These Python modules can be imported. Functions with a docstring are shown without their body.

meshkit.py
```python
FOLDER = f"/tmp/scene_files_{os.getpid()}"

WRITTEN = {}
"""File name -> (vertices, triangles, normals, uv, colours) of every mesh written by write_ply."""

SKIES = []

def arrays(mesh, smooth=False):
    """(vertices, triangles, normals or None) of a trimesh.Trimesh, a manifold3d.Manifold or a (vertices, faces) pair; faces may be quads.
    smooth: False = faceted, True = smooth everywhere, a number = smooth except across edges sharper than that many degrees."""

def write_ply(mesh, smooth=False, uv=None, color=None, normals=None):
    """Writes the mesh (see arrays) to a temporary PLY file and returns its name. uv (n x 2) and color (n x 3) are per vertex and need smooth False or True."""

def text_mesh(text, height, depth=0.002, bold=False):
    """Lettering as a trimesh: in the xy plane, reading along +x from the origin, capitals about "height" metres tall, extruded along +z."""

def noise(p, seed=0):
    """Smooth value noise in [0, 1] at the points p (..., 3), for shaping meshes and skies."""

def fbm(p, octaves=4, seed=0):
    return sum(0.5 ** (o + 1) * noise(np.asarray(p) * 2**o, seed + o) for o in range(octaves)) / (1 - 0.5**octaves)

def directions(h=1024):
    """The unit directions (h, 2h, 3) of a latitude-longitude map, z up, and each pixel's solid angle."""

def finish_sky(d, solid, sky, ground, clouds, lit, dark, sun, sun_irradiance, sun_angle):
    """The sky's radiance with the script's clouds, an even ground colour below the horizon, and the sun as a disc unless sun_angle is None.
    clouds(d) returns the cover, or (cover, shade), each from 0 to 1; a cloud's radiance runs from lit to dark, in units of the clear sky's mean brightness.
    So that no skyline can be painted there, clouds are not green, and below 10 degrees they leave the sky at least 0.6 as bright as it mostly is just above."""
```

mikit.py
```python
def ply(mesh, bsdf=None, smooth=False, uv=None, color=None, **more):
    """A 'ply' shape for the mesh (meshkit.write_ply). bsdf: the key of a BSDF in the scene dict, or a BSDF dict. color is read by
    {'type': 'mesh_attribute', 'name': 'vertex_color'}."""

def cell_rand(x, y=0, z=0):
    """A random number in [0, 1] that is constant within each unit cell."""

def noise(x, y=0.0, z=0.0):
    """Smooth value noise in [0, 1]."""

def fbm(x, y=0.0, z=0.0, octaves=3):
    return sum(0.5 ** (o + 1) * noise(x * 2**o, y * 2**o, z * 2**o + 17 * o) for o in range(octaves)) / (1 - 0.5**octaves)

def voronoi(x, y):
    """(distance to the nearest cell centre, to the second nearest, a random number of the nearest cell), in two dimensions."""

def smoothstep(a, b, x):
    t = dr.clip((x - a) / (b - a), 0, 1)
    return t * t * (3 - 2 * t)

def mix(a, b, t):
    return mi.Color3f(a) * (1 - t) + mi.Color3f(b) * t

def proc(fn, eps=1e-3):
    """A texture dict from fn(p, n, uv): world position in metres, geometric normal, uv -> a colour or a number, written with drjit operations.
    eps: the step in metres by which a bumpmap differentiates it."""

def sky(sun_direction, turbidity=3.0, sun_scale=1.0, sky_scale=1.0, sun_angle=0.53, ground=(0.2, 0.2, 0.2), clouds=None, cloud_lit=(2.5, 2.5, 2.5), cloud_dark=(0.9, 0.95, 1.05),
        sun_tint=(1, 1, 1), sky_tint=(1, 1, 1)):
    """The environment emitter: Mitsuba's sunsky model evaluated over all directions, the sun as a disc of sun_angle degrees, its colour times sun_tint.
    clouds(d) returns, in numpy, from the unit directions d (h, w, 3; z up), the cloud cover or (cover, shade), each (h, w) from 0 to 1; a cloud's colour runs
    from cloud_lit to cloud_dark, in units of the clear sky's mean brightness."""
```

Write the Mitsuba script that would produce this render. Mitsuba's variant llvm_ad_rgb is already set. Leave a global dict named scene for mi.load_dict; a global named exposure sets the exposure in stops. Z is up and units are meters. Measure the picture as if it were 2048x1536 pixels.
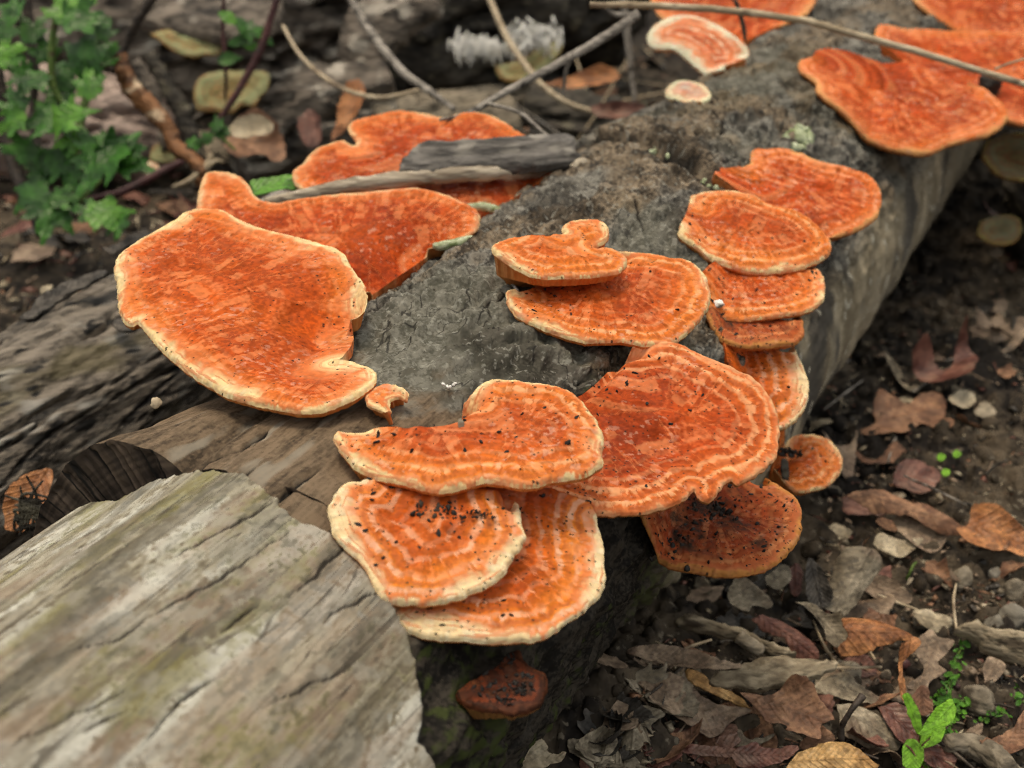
import math, random
import numpy as np, trimesh, shapely, mitsuba as mi, drjit as dr
import mikit, meshkit
from mikit import noise, fbm, voronoi, smoothstep, mix
from scipy.spatial import Delaunay, cKDTree
from scipy.ndimage import gaussian_filter1d

scene, labels = {}, {}
T = mi.ScalarTransform4f
PI = math.pi

# ------------------------------------------------------------------ camera, sky, exposure
FPX, PITCH, EYE_H = 2740.0, math.radians(27.0), 0.45
EYE = np.array([0, 0, EYE_H])
RIGHT = np.array([1.0, 0, 0])
UP = np.array([0, math.sin(PITCH), math.cos(PITCH)])
FWD = np.array([0, math.cos(PITCH), -math.sin(PITCH)])
FOCUS = 0.55
scene['camera'] = {
    'type': 'thinlens', 'fov': 2 * math.degrees(math.atan(1024 / FPX)), 'fov_axis': 'x',
    'near_clip': 0.02, 'far_clip': 100.0, 'aperture_radius': 0.0020, 'focus_distance': FOCUS,
    'to_world': T().look_at(origin=EYE.tolist(), target=(EYE + FWD).tolist(), up=UP.tolist())}
# an even overcast: brightest overhead, about a third of that at the horizon
scene['sky'] = mikit.sky((-0.12, 0.05, 1.0), turbidity=3, sun_scale=0.30, sun_angle=22, clouds=lambda d: (np.ones(d.shape[:2]), 1 - np.clip(d[..., 2], 0, 1)),
                         cloud_lit=(2.3, 2.24, 2.08), cloud_dark=(0.65, 0.64, 0.62), sun_tint=(1.0, 0.96, 0.88))
exposure = 2.15


def ray(x, y):
    """Direction from the camera through a pixel of the 2048 x 1536 photograph (used to measure positions)."""
    d = RIGHT * (x - 1024) / FPX + UP * (768 - y) / FPX + FWD
    return d / np.linalg.norm(d)


def on_plane(x, y, p0, n):
    d = ray(x, y)
    return EYE + d * (np.dot(p0 - EYE, n) / np.dot(d, n))


def at_y(x, y, Y):
    d = ray(x, y)
    return EYE + d * (Y / d[1])


# ------------------------------------------------------------------ the main log's frame
AZ = math.radians(26.2)
A = np.array([math.sin(AZ), math.cos(AZ), 0.0])
L = np.array([math.cos(AZ), -math.sin(AZ), 0.0])
UC, ZC, RL = -0.261, 0.097, 0.108


def log_point(s, th, r):
    s, th, r = np.broadcast_arrays(*[np.asarray(v, float) for v in (s, th, r)])
    return s[..., None] * A + (UC + r * np.cos(th))[..., None] * L + (ZC + r * np.sin(th))[..., None] * np.array([0, 0, 1.0])


def log_coords(p):
    p = np.asarray(p, float)
    u, w = p @ L - UC, p[..., 2] - ZC
    return p @ A, np.arctan2(w, u), np.hypot(u, w)


def on_log(x, y, r=RL):
    d = ray(x, y)
    D, o = np.array([d @ L, d[2]]), np.array([EYE @ L - UC, EYE[2] - ZC])
    a, b, c = D @ D, 2 * o @ D, o @ o - r * r
    q = max(b * b - 4 * a * c, 0)
    return EYE + d * ((-b - math.sqrt(q)) / (2 * a))


def ground_z(x, y):
    p = np.stack([np.asarray(x, float), np.asarray(y, float), 0 * np.asarray(x, float)], -1)
    s, u = p @ A, p @ L - UC
    foot = 0.030 * np.exp(-(np.maximum(u - 0.065, 0) / 0.045) ** 2) * np.clip((s - 0.20) / 0.06, 0, 1) * np.clip((0.62 - s) / 0.16, 0, 1) * (u > 0)
    return foot + (meshkit.fbm(p * 9, 3, 5) - 0.5) * 0.030 + (meshkit.fbm(p * 55 + 3, 3, 6) - 0.5) * 0.012


def on_ground(x, y, lift=0.0):
    d, z = ray(x, y), 0.0
    for _ in range(5):
        t = (z + lift - EYE[2]) / d[2]
        P = EYE + d * t
        z = float(ground_z(P[0], P[1]))
    return P


# ------------------------------------------------------------------ helpers: names, meshes
counts = {}


def key(name, parent=None):
    full = (parent + '__' if parent else '') + name
    k = counts.get(full, 0)
    counts[full] = k + 1
    return full if k == 0 else f'{full}_{k:03d}'


def add(name, mesh, bsdf, parent=None, label=None, category=None, group=None, kind=None, smooth=True, uv=None):
    k = key(name, parent)
    scene[k] = mikit.ply(mesh, bsdf, smooth=smooth, uv=uv)
    say(k, label, category, group, kind)
    return k


def say(k, label=None, category=None, group=None, kind=None):
    d = {a: b for a, b in (('label', label), ('category', category), ('group', group), ('kind', kind)) if b}
    if d:
        labels.setdefault(k, {}).update(d)


def thing(name, label, category, group=None):
    k = key(name)
    say(k, label, category, group)
    return k


def resample(pts, step, closed=False):
    pts = np.asarray(pts, float)
    if closed:
        pts = np.vstack([pts, pts[:1]])
    seg = np.linalg.norm(np.diff(pts, axis=0), axis=1)
    c = np.concatenate([[0], np.cumsum(seg)])
    n = max(int(c[-1] / step), 3)
    t = np.linspace(0, c[-1], n + 1)
    if closed:
        t = t[:-1]
    return np.stack([np.interp(t, c, pts[:, i]) for i in range(pts.shape[1])], 1)


def catmull(pts, n=6):
    pts = np.asarray(pts, float)
    p = np.vstack([2 * pts[0] - pts[1], pts, 2 * pts[-1] - pts[-2]])
    out, t = [], np.linspace(0, 1, n, endpoint=False)[:, None]
    for i in range(1, len(p) - 2):
        a, b, c, d = p[i - 1], p[i], p[i + 1], p[i + 2]
        out.append(0.5 * (2 * b + (c - a) * t + (2 * a - 5 * b + 4 * c - d) * t ** 2 + (3 * b - a - 3 * c + d) * t ** 3))
    return np.vstack(out + [p[-2:-1]])


def triangulate(out, step, rings=(), seed=0):
    """Triangles over the inside of a closed outline (n x 2): outline points first."""
    poly = shapely.Polygon(out)
    if not poly.is_valid:
        poly = poly.buffer(0)
        if poly.geom_type != 'Polygon':
            poly = max(poly.geoms, key=lambda g: g.area)
        out = resample(np.array(poly.exterior.coords)[:-1], step, True)
        poly = shapely.Polygon(out)
    if not poly.exterior.is_ccw:
        out = out[::-1].copy()
    rng = np.random.default_rng(seed)
    extra, tree = [], cKDTree(out)
    tan = np.roll(out, -1, 0) - np.roll(out, 1, 0)
    nor = np.stack([-tan[:, 1], tan[:, 0]], 1)
    nor /= np.linalg.norm(nor, axis=1, keepdims=True) + 1e-12
    for r in rings:
        q = out + nor * r
        ok = shapely.contains_xy(poly, q[:, 0], q[:, 1])
        ok &= tree.query(q)[0] > 0.85 * r
        extra.append(q[ok])
    x0, y0, x1, y1 = poly.bounds
    gx, gy = np.meshgrid(np.arange(x0, x1, step), np.arange(y0, y1, step * 0.866))
    gx = gx + (np.arange(gx.shape[0])[:, None] % 2) * step / 2
    g = np.stack([gx.ravel(), gy.ravel()], 1) + rng.uniform(-0.15, 0.15, (gx.size, 2)) * step
    far = (max(rings) if rings else 0) + 0.5 * step
    g = g[shapely.contains_xy(poly, g[:, 0], g[:, 1])]
    if len(g):
        g = g[tree.query(g)[0] > far]
    v = np.vstack([out] + extra + [g])
    f = Delaunay(v).simplices
    c = v[f].mean(1)
    f = f[shapely.contains_xy(poly, c[:, 0], c[:, 1])]
    e1, e2 = v[f[:, 1]] - v[f[:, 0]], v[f[:, 2]] - v[f[:, 0]]
    cr = e1[:, 0] * e2[:, 1] - e1[:, 1] * e2[:, 0]
    f[cr < 0] = f[cr < 0][:, ::-1]
    return v, f[np.abs(cr) > 1e-12], len(out)


def slab3(v2, f, nb, top, bot, O, e1, e2, n):
    """A closed slab over a triangulated outline, between heights top and bot above the plane (O; e1, e2, n)."""
    base = O + v2[:, :1] * e1 + v2[:, 1:2] * e2
    vt, vb = base + top[:, None] * n, base + bot[:, None] * n
    N = len(v2)
    i = np.arange(nb)
    j = (i + 1) % nb
    skirt = np.vstack([np.stack([i + N, j + N, j], 1), np.stack([i + N, j, i], 1)])
    return np.vstack([vt, vb]), np.vstack([f, f[:, ::-1] + N, skirt])


def frame(n):
    n = np.asarray(n, float) / np.linalg.norm(n)
    e1 = np.cross([0, 1.0, 0], n)
    e1 /= np.linalg.norm(e1)
    return e1, np.cross(n, e1), n


def tube(pts, radii, sides=8, rough=0.0, seed=0, sub=5, cap=True):
    pts = np.asarray(pts, float)
    radii = np.broadcast_to(np.asarray(radii, float), (len(pts),))
    q = catmull(np.hstack([pts, radii[:, None]]), sub)
    p, r = q[:, :3], np.maximum(q[:, 3], 1e-4)
    t = np.gradient(p, axis=0)
    t /= np.linalg.norm(t, axis=1, keepdims=True) + 1e-12
    up = np.array([0.13, 0.21, 0.97])
    a = np.cross(t, up)
    a /= np.linalg.norm(a, axis=1, keepdims=True) + 1e-9
    b = np.cross(t, a)
    ang = np.arange(sides) * 2 * PI / sides
    rr = r[:, None] * np.ones(sides)
    if rough:
        w = np.stack(np.broadcast_arrays(np.arange(len(p))[:, None] * 0.8, np.cos(ang)[None] * 2, np.sin(ang)[None] * 2), -1)
        rr = rr * (1 + rough * (meshkit.fbm(w + seed * 7.1, 2, seed) - 0.5) * 2)
    v = p[:, None] + rr[..., None] * (np.cos(ang)[None, :, None] * a[:, None] + np.sin(ang)[None, :, None] * b[:, None])
    n = len(p)
    i, j = np.meshgrid(np.arange(n - 1), np.arange(sides), indexing='ij')
    k = (j + 1) % sides
    q = np.stack([i * sides + j, i * sides + k, (i + 1) * sides + k, (i + 1) * sides + j], -1).reshape(-1, 4)
    f = np.vstack([q[:, [0, 2, 1]], q[:, [0, 3, 2]]])
    v = v.reshape(-1, 3)
    if cap:
        c0, c1 = len(v), len(v) + 1
        v = np.vstack([v, p[0], p[-1]])
        jj = np.arange(sides)
        kk = (jj + 1) % sides
        f = np.vstack([f, np.stack([c0 + 0 * jj, jj, kk], 1), np.stack([c1 + 0 * jj, (n - 1) * sides + kk, (n - 1) * sides + jj], 1)])
    return v, f


def join(parts):
    vs, fs, at = [], [], 0
    for v, f in parts:
        vs.append(v)
        fs.append(f + at)
        at += len(v)
    return np.vstack(vs), np.vstack(fs)


def grid_faces(nu, nv, wrap=False):
    i, j = np.meshgrid(np.arange(nu - 1), np.arange(nv if wrap else nv - 1), indexing='ij')
    k = (j + 1) % nv
    return np.stack([i * nv + j, i * nv + k, (i + 1) * nv + k, (i + 1) * nv + j], -1).reshape(-1, 4)


def tri(q):
    return np.vstack([q[:, [0, 1, 2]], q[:, [0, 2, 3]]])


ICO = trimesh.creation.icosphere(subdivisions=1)
ICO2 = trimesh.creation.icosphere(subdivisions=2)


def lump(c, r, seed, squash=(1, 1, 0.8), ico=ICO, amp=0.5, freq=1.6):
    v = ico.vertices
    v = v * (1 + amp * (meshkit.fbm(v * freq + seed * 3.7, 2, seed % 50) - 0.5) * 2)[:, None]
    q = trimesh.transformations.random_rotation_matrix(np.random.default_rng(seed).random(3))[:3, :3]
    return (v * squash) @ q.T * r + c, ico.faces.copy()


# ------------------------------------------------------------------ materials
def pbr(k, col, rough=0.7, spec=0.35, bump=None, scale=0.0005, eps=2e-4, **more):
    b = {'type': 'principled', 'base_color': mikit.proc(col) if callable(col) else {'type': 'rgb', 'value': list(col)},
         'roughness': mikit.proc(rough) if callable(rough) else rough, 'specular': spec, **more}
    if bump:
        b = {'type': 'bumpmap', 'arbitrary': mikit.proc(bump, eps), 'scale': scale, 'bsdf': b}
    scene[k] = {'type': 'twosided', 'bsdf': b}
    return k


def sat(x):
    return dr.clip(x, 0, 1)


def axis_coords(p):
    s = p.x * float(A[0]) + p.y * float(A[1])
    u = p.x * float(L[0]) + p.y * float(L[1]) - UC
    w = p.z - ZC
    return s, dr.atan2(w, u) * RL, u, w


def bark_col(p, n, uv):
    s, q, u, w = axis_coords(p)
    crack = smoothstep(0.15, 0.6, uv.x)
    big = fbm(p.x * 14, p.y * 14, p.z * 14, 3)
    mid = fbm(s * 150, q * 190, 3.0, 4)
    fine = fbm(p.x * 800, p.y * 800, p.z * 800, 3)
    c = mix((0.032, 0.030, 0.027), (0.22, 0.21, 0.185), smoothstep(0.34, 0.68, mid * 0.45 + fine * 0.55))
    c = mix(c, (0.12, 0.12, 0.090), 0.45 * smoothstep(0.48, 0.72, big))                     # greenish algae
    c = mix(c, c * mi.Color3f(0.34, 0.32, 0.30), 0.85 * smoothstep(0.50, 0.66, fbm(s * 26, q * 40, 12.0, 3) * 0.75 + fine * 0.25))
    c = mix(c, c * mi.Color3f(1.15, 0.88, 0.62), 0.7 * smoothstep(0.50, 0.68, fbm(s * 20 + 4, q * 30, 22.0, 3)))
    c = mix(c, (0.36, 0.36, 0.32), smoothstep(0.62, 0.76, fbm(s * 480, q * 560, 9.0, 3)) * 0.38)    # pale crust
    wq = fbm(s * 90, q * 90, 5.0, 3)
    cr = dr.abs(fbm(s * 60 + q * 26 + wq * 1.6, q * 120 - s * 20 + wq, 1.0, 3) - 0.5)
    c = mix(c, (0.014, 0.013, 0.012), smoothstep(0.030, 0.008, cr) * smoothstep(0.48, 0.60, fbm(s * 45, q * 60, 17.0, 2)) * 0.8)
    # smoother, browner flank
    fl = smoothstep(0.055, 0.025, q + (big - 0.5) * 0.03)
    st = fbm(s * 60, q * 9, 4.0, 4)
    f = mix((0.150, 0.125, 0.084), (0.37, 0.320, 0.228), smoothstep(0.34, 0.66, st * 0.5 + mid * 0.25 + fine * 0.25))
    f = mix(f, (0.05, 0.048, 0.046), 0.85 * smoothstep(0.54, 0.70, fbm(s * 22, q * 16, 2.0, 3)))
    f = mix(f, (0.42, 0.40, 0.33), smoothstep(0.74, 0.79, fbm(s * 150, q * 110, 7.0, 2)))
    c = mix(c, f, fl)
    # bare brown wood close to the sawn end
    bw = smoothstep(0.432, 0.402, s + (mid - 0.5) * 0.03 + (fbm(p.x * 40, p.y * 40, p.z * 40, 3) - 0.5) * 0.09)
    g = fbm(s * 18, q * 260, 6.0, 4)
    b = mix((0.035, 0.025, 0.016), (0.19, 0.138, 0.09), smoothstep(0.30, 0.68, g * 0.3 + big * 0.2 + fbm(s * 200, q * 1100, 3.0, 3) * 0.25 + fine * 0.25))
    b = mix(b, (0.26, 0.235, 0.19), 0.7 * smoothstep(0.58, 0.75, fbm(s * 45, q * 150, 8.0, 3)))
    b = mix(b, (0.018, 0.015, 0.013), smoothstep(0.60, 0.72, fbm(s * 30, q * 30, 11.0, 3)) * smoothstep(0.115, 0.08, q))
    c = mix(c, b, bw)
    # rotten, mossy wood low on the near end; shade under the fungi painted in
    mossy_shade = smoothstep(0.125, 0.080, q + (big - 0.5) * 0.10 + (mid - 0.5) * 0.02) * smoothstep(0.60, 0.46, s + q * 0.4)
    c = mix(c, (0.012, 0.010, 0.008), crack)
    return mix(c, mix(mix((0.008, 0.007, 0.006), (0.050, 0.043, 0.034), smoothstep(0.35, 0.7, mid * 0.5 + fine * 0.5)), (0.045, 0.060, 0.014), 0.8 * smoothstep(0.50, 0.64, fbm(p.x * 260, p.y * 260, p.z * 260, 3) * 0.5 + big * 0.5)), mossy_shade)


def bark_bump(p, n, uv):
    s, q, u, w = axis_coords(p)
    top = smoothstep(0.02, 0.07, q) * smoothstep(0.38, 0.45, s)
    a = fbm(s * 260, q * 330, 1.0, 3)
    b = fbm(s * 90, q * 500, 1.0, 3)
    return (a * 0.6 + fbm(p.x * 800, p.y * 800, p.z * 800, 3) * 0.5) * (0.30 + 0.70 * top) + b * 0.2


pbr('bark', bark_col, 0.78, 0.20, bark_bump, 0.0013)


def pale_wood(p, n, uv):
    s, q, u, w = axis_coords(p)
    q = q + 0.004 * (fbm(s * 14, q * 30, 3.0, 2) - 0.5)
    big = fbm(s * 12, q * 60, 2.0, 3)
    g = fbm(s * 26, q * 480, 6.0, 3)
    fine = fbm(s * 260, q * 1300, 1.0, 3)
    mott = fbm(s * 420, q * 620, 4.0, 3)
    c = mix((0.130, 0.112, 0.076), (0.37, 0.342, 0.265), smoothstep(0.36, 0.64, big * 0.25 + g * 0.2 + fine * 0.3 + mott * 0.25))
    c = mix(c, (0.58, 0.585, 0.53), smoothstep(0.47, 0.64, fbm(s * 24, q * 120, 5.0, 3) * 0.65 + mott * 0.35) * 0.75)
    c = mix(c, (0.26, 0.180, 0.130), 0.40 * smoothstep(0.50, 0.66, fbm(s * 20, q * 95, 9.0, 3)))
    c = mix(c, (0.18, 0.165, 0.055), 0.7 * smoothstep(0.52, 0.70, fbm(s * 22, q * 70, 15.0, 3) * 0.7 + mott * 0.3))
    c = mix(c, (0.10, 0.092, 0.072), 0.65 * smoothstep(0.50, 0.68, fbm(s * 26, q * 150, 21.0, 3) * 0.7 + fine * 0.3))
    c = mix(c, (0.30, 0.285, 0.24), 0.5 * smoothstep(0.5, 0.7, fbm(p.x * 130, p.y * 130, p.z * 130, 3)))
    gr = dr.abs(fbm(s * 9, q * 260, 31.0, 2) - 0.5)
    c = mix(mix(c, (0.06, 0.048, 0.034), 0.75), c, smoothstep(0.004, 0.022, gr))
    c = mix(c, c * 0.45, 0.75 * smoothstep(0.50, 0.68, fbm(s * 60, q * 200, 41.0, 3) * 0.5 + mott * 0.5))
    c = mix(c, (0.016, 0.012, 0.009), smoothstep(0.12, 0.55, uv.x) * 0.85)
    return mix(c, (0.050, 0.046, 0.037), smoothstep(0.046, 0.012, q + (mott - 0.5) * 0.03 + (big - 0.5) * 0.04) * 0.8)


def pale_bump(p, n, uv):
    s, q, u, w = axis_coords(p)
    return fbm(s * 26, q * 480, 6.0, 3) * 0.5 + fbm(s * 170, q * 1500, 1.0, 2) * 0.5


pbr('pale_wood', pale_wood, 0.75, 0.3, pale_bump, 0.0006)


def end_grain(p, n, uv):
    s, q, u, w = axis_coords(p)
    th, r = q / RL, dr.sqrt(u * u + w * w)
    k = fbm(th * 26, r * 6, 2.0, 3)
    ring = fbm(r * 700, th * 4, 5.0, 2)
    c = mix((0.030, 0.022, 0.017), (0.105, 0.078, 0.058), smoothstep(0.3, 0.75, k * 0.6 + ring * 0.4))
    return mix((0.006, 0.005, 0.004), c, smoothstep(0.01, 0.05, dr.abs(fbm(th * 11, r * 5, 8.0, 2) - 0.5)))


pbr('end_grain', end_grain, 0.8, 0.3, lambda p, n, uv: fbm(axis_coords(p)[1] / RL * 26, 2.0, 2.0, 3), 0.002)


# second log: grain along its own axis
B0, B1 = np.array([-0.515, 0.505, 0.058]), np.array([-0.075, 0.86, 0.07])
BA = (B1 - B0) / np.linalg.norm(B1 - B0)


def grain2(p):
    t = (p.x - float(B0[0])) * float(BA[0]) + (p.y - float(B0[1])) * float(BA[1])
    c = (p.y - float(B0[1])) * float(BA[0]) - (p.x - float(B0[0])) * float(BA[1])
    return t, c


def log2_col(p, n, uv):
    t, c_ = grain2(p)
    g = fbm(t * 16, c_ * 190, p.z * 190, 4)
    b = fbm(p.x * 16, p.y * 16, p.z * 16, 3)
    c = mix((0.030, 0.026, 0.022), (0.22, 0.19, 0.155), smoothstep(0.34, 0.66, g * 0.35 + b * 0.25 + fbm(t * 90, c_ * 700, p.z * 700, 3) * 0.4))
    c = mix(c, (0.36, 0.35, 0.32), 0.7 * smoothstep(0.58, 0.72, fbm(t * 22, c_ * 80, p.z * 80, 3)))
    c = mix(c, (0.10, 0.085, 0.03), 0.55 * smoothstep(0.55, 0.7, fbm(t * 12, c_ * 40, p.z * 40 + 4, 3)))
    return mix(c, (0.012, 0.011, 0.010), smoothstep(0.40, 0.30, fbm(t * 14, c_ * 150, p.z * 150 + 9, 3)))


pbr('log2_wood', log2_col, 0.7, 0.35, lambda p, n, uv: fbm(grain2(p)[0] * 16, grain2(p)[1] * 190, p.z * 190, 4), 0.0025)
# one material for all plain woods, stones and lichens: uv.x is the row of a table of colours
STYLE, ROWS = {}, []


def wood(k, c0, c1, c2, f=1.0, sy=1.0, amp=1.0, rough=0.7):
    STYLE[k] = len(ROWS)
    ROWS.append([*c0, *c1, *c2, f, sy, amp, rough])


def table(rows):
    t = mi.Float(np.array(rows, np.float32).ravel())
    n = len(rows[0])
    return lambda i, j: dr.gather(mi.Float, t, mi.UInt32(i) * n + j)


wood('old_bark', (0.016, 0.013, 0.011), (0.19, 0.16, 0.13), (0.38, 0.35, 0.30), 1.3, 0.6, amp=4)
wood('pink_wood', (0.10, 0.068, 0.056), (0.42, 0.33, 0.285), (0.045, 0.036, 0.032), 1.1, 0.5, 3)
wood('dark_bark', (0.009, 0.008, 0.007), (0.075, 0.066, 0.052), (0.17, 0.155, 0.11), 1.4, amp=3)
wood('grey_bark_strip', (0.025, 0.024, 0.023), (0.16, 0.15, 0.14), (0.24, 0.225, 0.20), 2.0, 2.5, 1.8)
wood('stick_wood', (0.20, 0.16, 0.115), (0.54, 0.48, 0.38), (0.13, 0.10, 0.065), 2.2, 5, 1.2)
wood('twig_grey', (0.09, 0.08, 0.07), (0.38, 0.35, 0.31), (0.03, 0.026, 0.022), 4, 1, 0.5, 0.65)
wood('twig_tan', (0.32, 0.25, 0.16), (0.58, 0.49, 0.35), (0.20, 0.15, 0.10), 3, 1, 0.4, 0.6)
wood('twig_dark', (0.018, 0.015, 0.013), (0.075, 0.058, 0.048), (0.11, 0.09, 0.07), 3, 1, 0.6, 0.6)
wood('twig_red', (0.055, 0.022, 0.024), (0.12, 0.05, 0.05), (0.05, 0.03, 0.03), 3, 1, 0.3, 0.5)
wood('curl_brown', (0.05, 0.022, 0.010), (0.24, 0.11, 0.045), (0.60, 0.47, 0.32), 1.6, 1, 2, 0.6)
wood('stone', (0.11, 0.10, 0.080), (0.26, 0.24, 0.20), (0.34, 0.32, 0.28), 2, 1, 1, 0.8)
wood('clay', (0.10, 0.085, 0.062), (0.29, 0.25, 0.19), (0.06, 0.048, 0.035), 3, 1, 2.5, 0.85)
wood('bark_beige', (0.15, 0.12, 0.08), (0.42, 0.355, 0.25), (0.08, 0.062, 0.042), 2.5, 1.5, 3, 0.8)
wood('lichen', (0.25, 0.30, 0.16), (0.62, 0.68, 0.50), (0.12, 0.17, 0.05), 5, 1, 1, 0.8)
wood('white_tuft', (0.60, 0.60, 0.57), (0.88, 0.88, 0.86), (0.22, 0.22, 0.17), 5, 1, 0.4, 0.8)
wood('stem_green', (0.07, 0.13, 0.025), (0.13, 0.20, 0.045), (0.08, 0.06, 0.03), 4, 1, 0.2, 0.5)
wood('black_bit', (0.012, 0.010, 0.009), (0.028, 0.024, 0.020), (0.05, 0.04, 0.03), 4, 1, 0.2, 0.7)
WOOD = table(ROWS)


def wood_col(p, n, uv):
    i = dr.floor(uv.x + 0.5)
    c = [mi.Color3f(*[WOOD(i, 3 * k + j) for j in range(3)]) for k in range(3)]
    f, sy = WOOD(i, 9), WOOD(i, 10)
    a = fbm(p.x * 60 * f, p.y * 60 * f, p.z * 160 * f * sy, 4)
    b = fbm(p.x * 13 * f, p.y * 13 * f, p.z * 13 * f, 3)
    o = c[0] + (c[1] - c[0]) * smoothstep(0.3, 0.7, a * 0.6 + b * 0.4)
    return o + (c[2] - o) * smoothstep(0.58, 0.74, fbm(p.x * 35 * f + 5, p.y * 35 * f, p.z * 50 * f, 3))


def wood_bump(p, n, uv):
    return fbm(p.x * 150, p.y * 150, p.z * 320, 3) * WOOD(dr.floor(uv.x + 0.5), 11)


pbr('wood', wood_col, lambda p, n, uv: WOOD(dr.floor(uv.x + 0.5), 12), 0.35, wood_bump, 0.001)


def soil_col(p, n, uv):
    a = fbm(p.x * 70, p.y * 70, p.z * 70, 4)
    b = fbm(p.x * 9, p.y * 9, 2.0, 3)
    c = mix((0.008, 0.006, 0.005), (0.105, 0.082, 0.056), smoothstep(0.38, 0.76, a * 0.6 + b * 0.4))
    return mix(c, (0.19, 0.165, 0.125), smoothstep(0.66, 0.76, fbm(p.x * 240, p.y * 240, p.z * 240, 3)) * 0.7)


pbr('soil', soil_col, 0.85, 0.3, lambda p, n, uv: fbm(p.x * 300, p.y * 300, p.z * 300, 4), 0.003)
pbr('crumb', soil_col, 0.85, 0.3)
pbr('debris_mat', (0.014, 0.011, 0.010), 0.7, 0.4)


# ---- fungus caps: uv = (distance from the growing margin in metres, 10 * row of the table + arc length along the margin)
CAPS = []


def cap_style(k, rim, rw, base, deep, pale, zones, flecks, dirt, spread=0.010, phase=0.0):
    STYLE[k] = len(CAPS)
    CAPS.append([*rim, *base, *deep, *pale, rw, zones, flecks, dirt, spread, phase])


ORANGE, DEEP, PALE, CREAM = (0.62, 0.120, 0.010), (0.36, 0.048, 0.007), (0.80, 0.41, 0.20), (0.78, 0.59, 0.30)
cap_style('cap_smooth', CREAM, 0.0064, (0.62, 0.115, 0.010), (0.50, 0.078, 0.008), PALE, 0.35, 0.7, 0.05, phase=0.3)
cap_style('cap_red', (0.72, 0.47, 0.24), 0.0034, (0.54, 0.088, 0.008), (0.40, 0.050, 0.006), PALE, 0.3, 0.8, 0.06, phase=2.1)
cap_style('cap_zoned', CREAM, 0.0036, ORANGE, (0.46, 0.064, 0.010), PALE, 0.8, 0.8, 0.30, 0.012, phase=4.2)
cap_style('cap_banded', (0.80, 0.62, 0.35), 0.0045, (0.65, 0.140, 0.010), (0.48, 0.070, 0.007), (0.82, 0.46, 0.29), 1.0, 0.6, 0.50, 0.017, phase=1.2)
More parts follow.
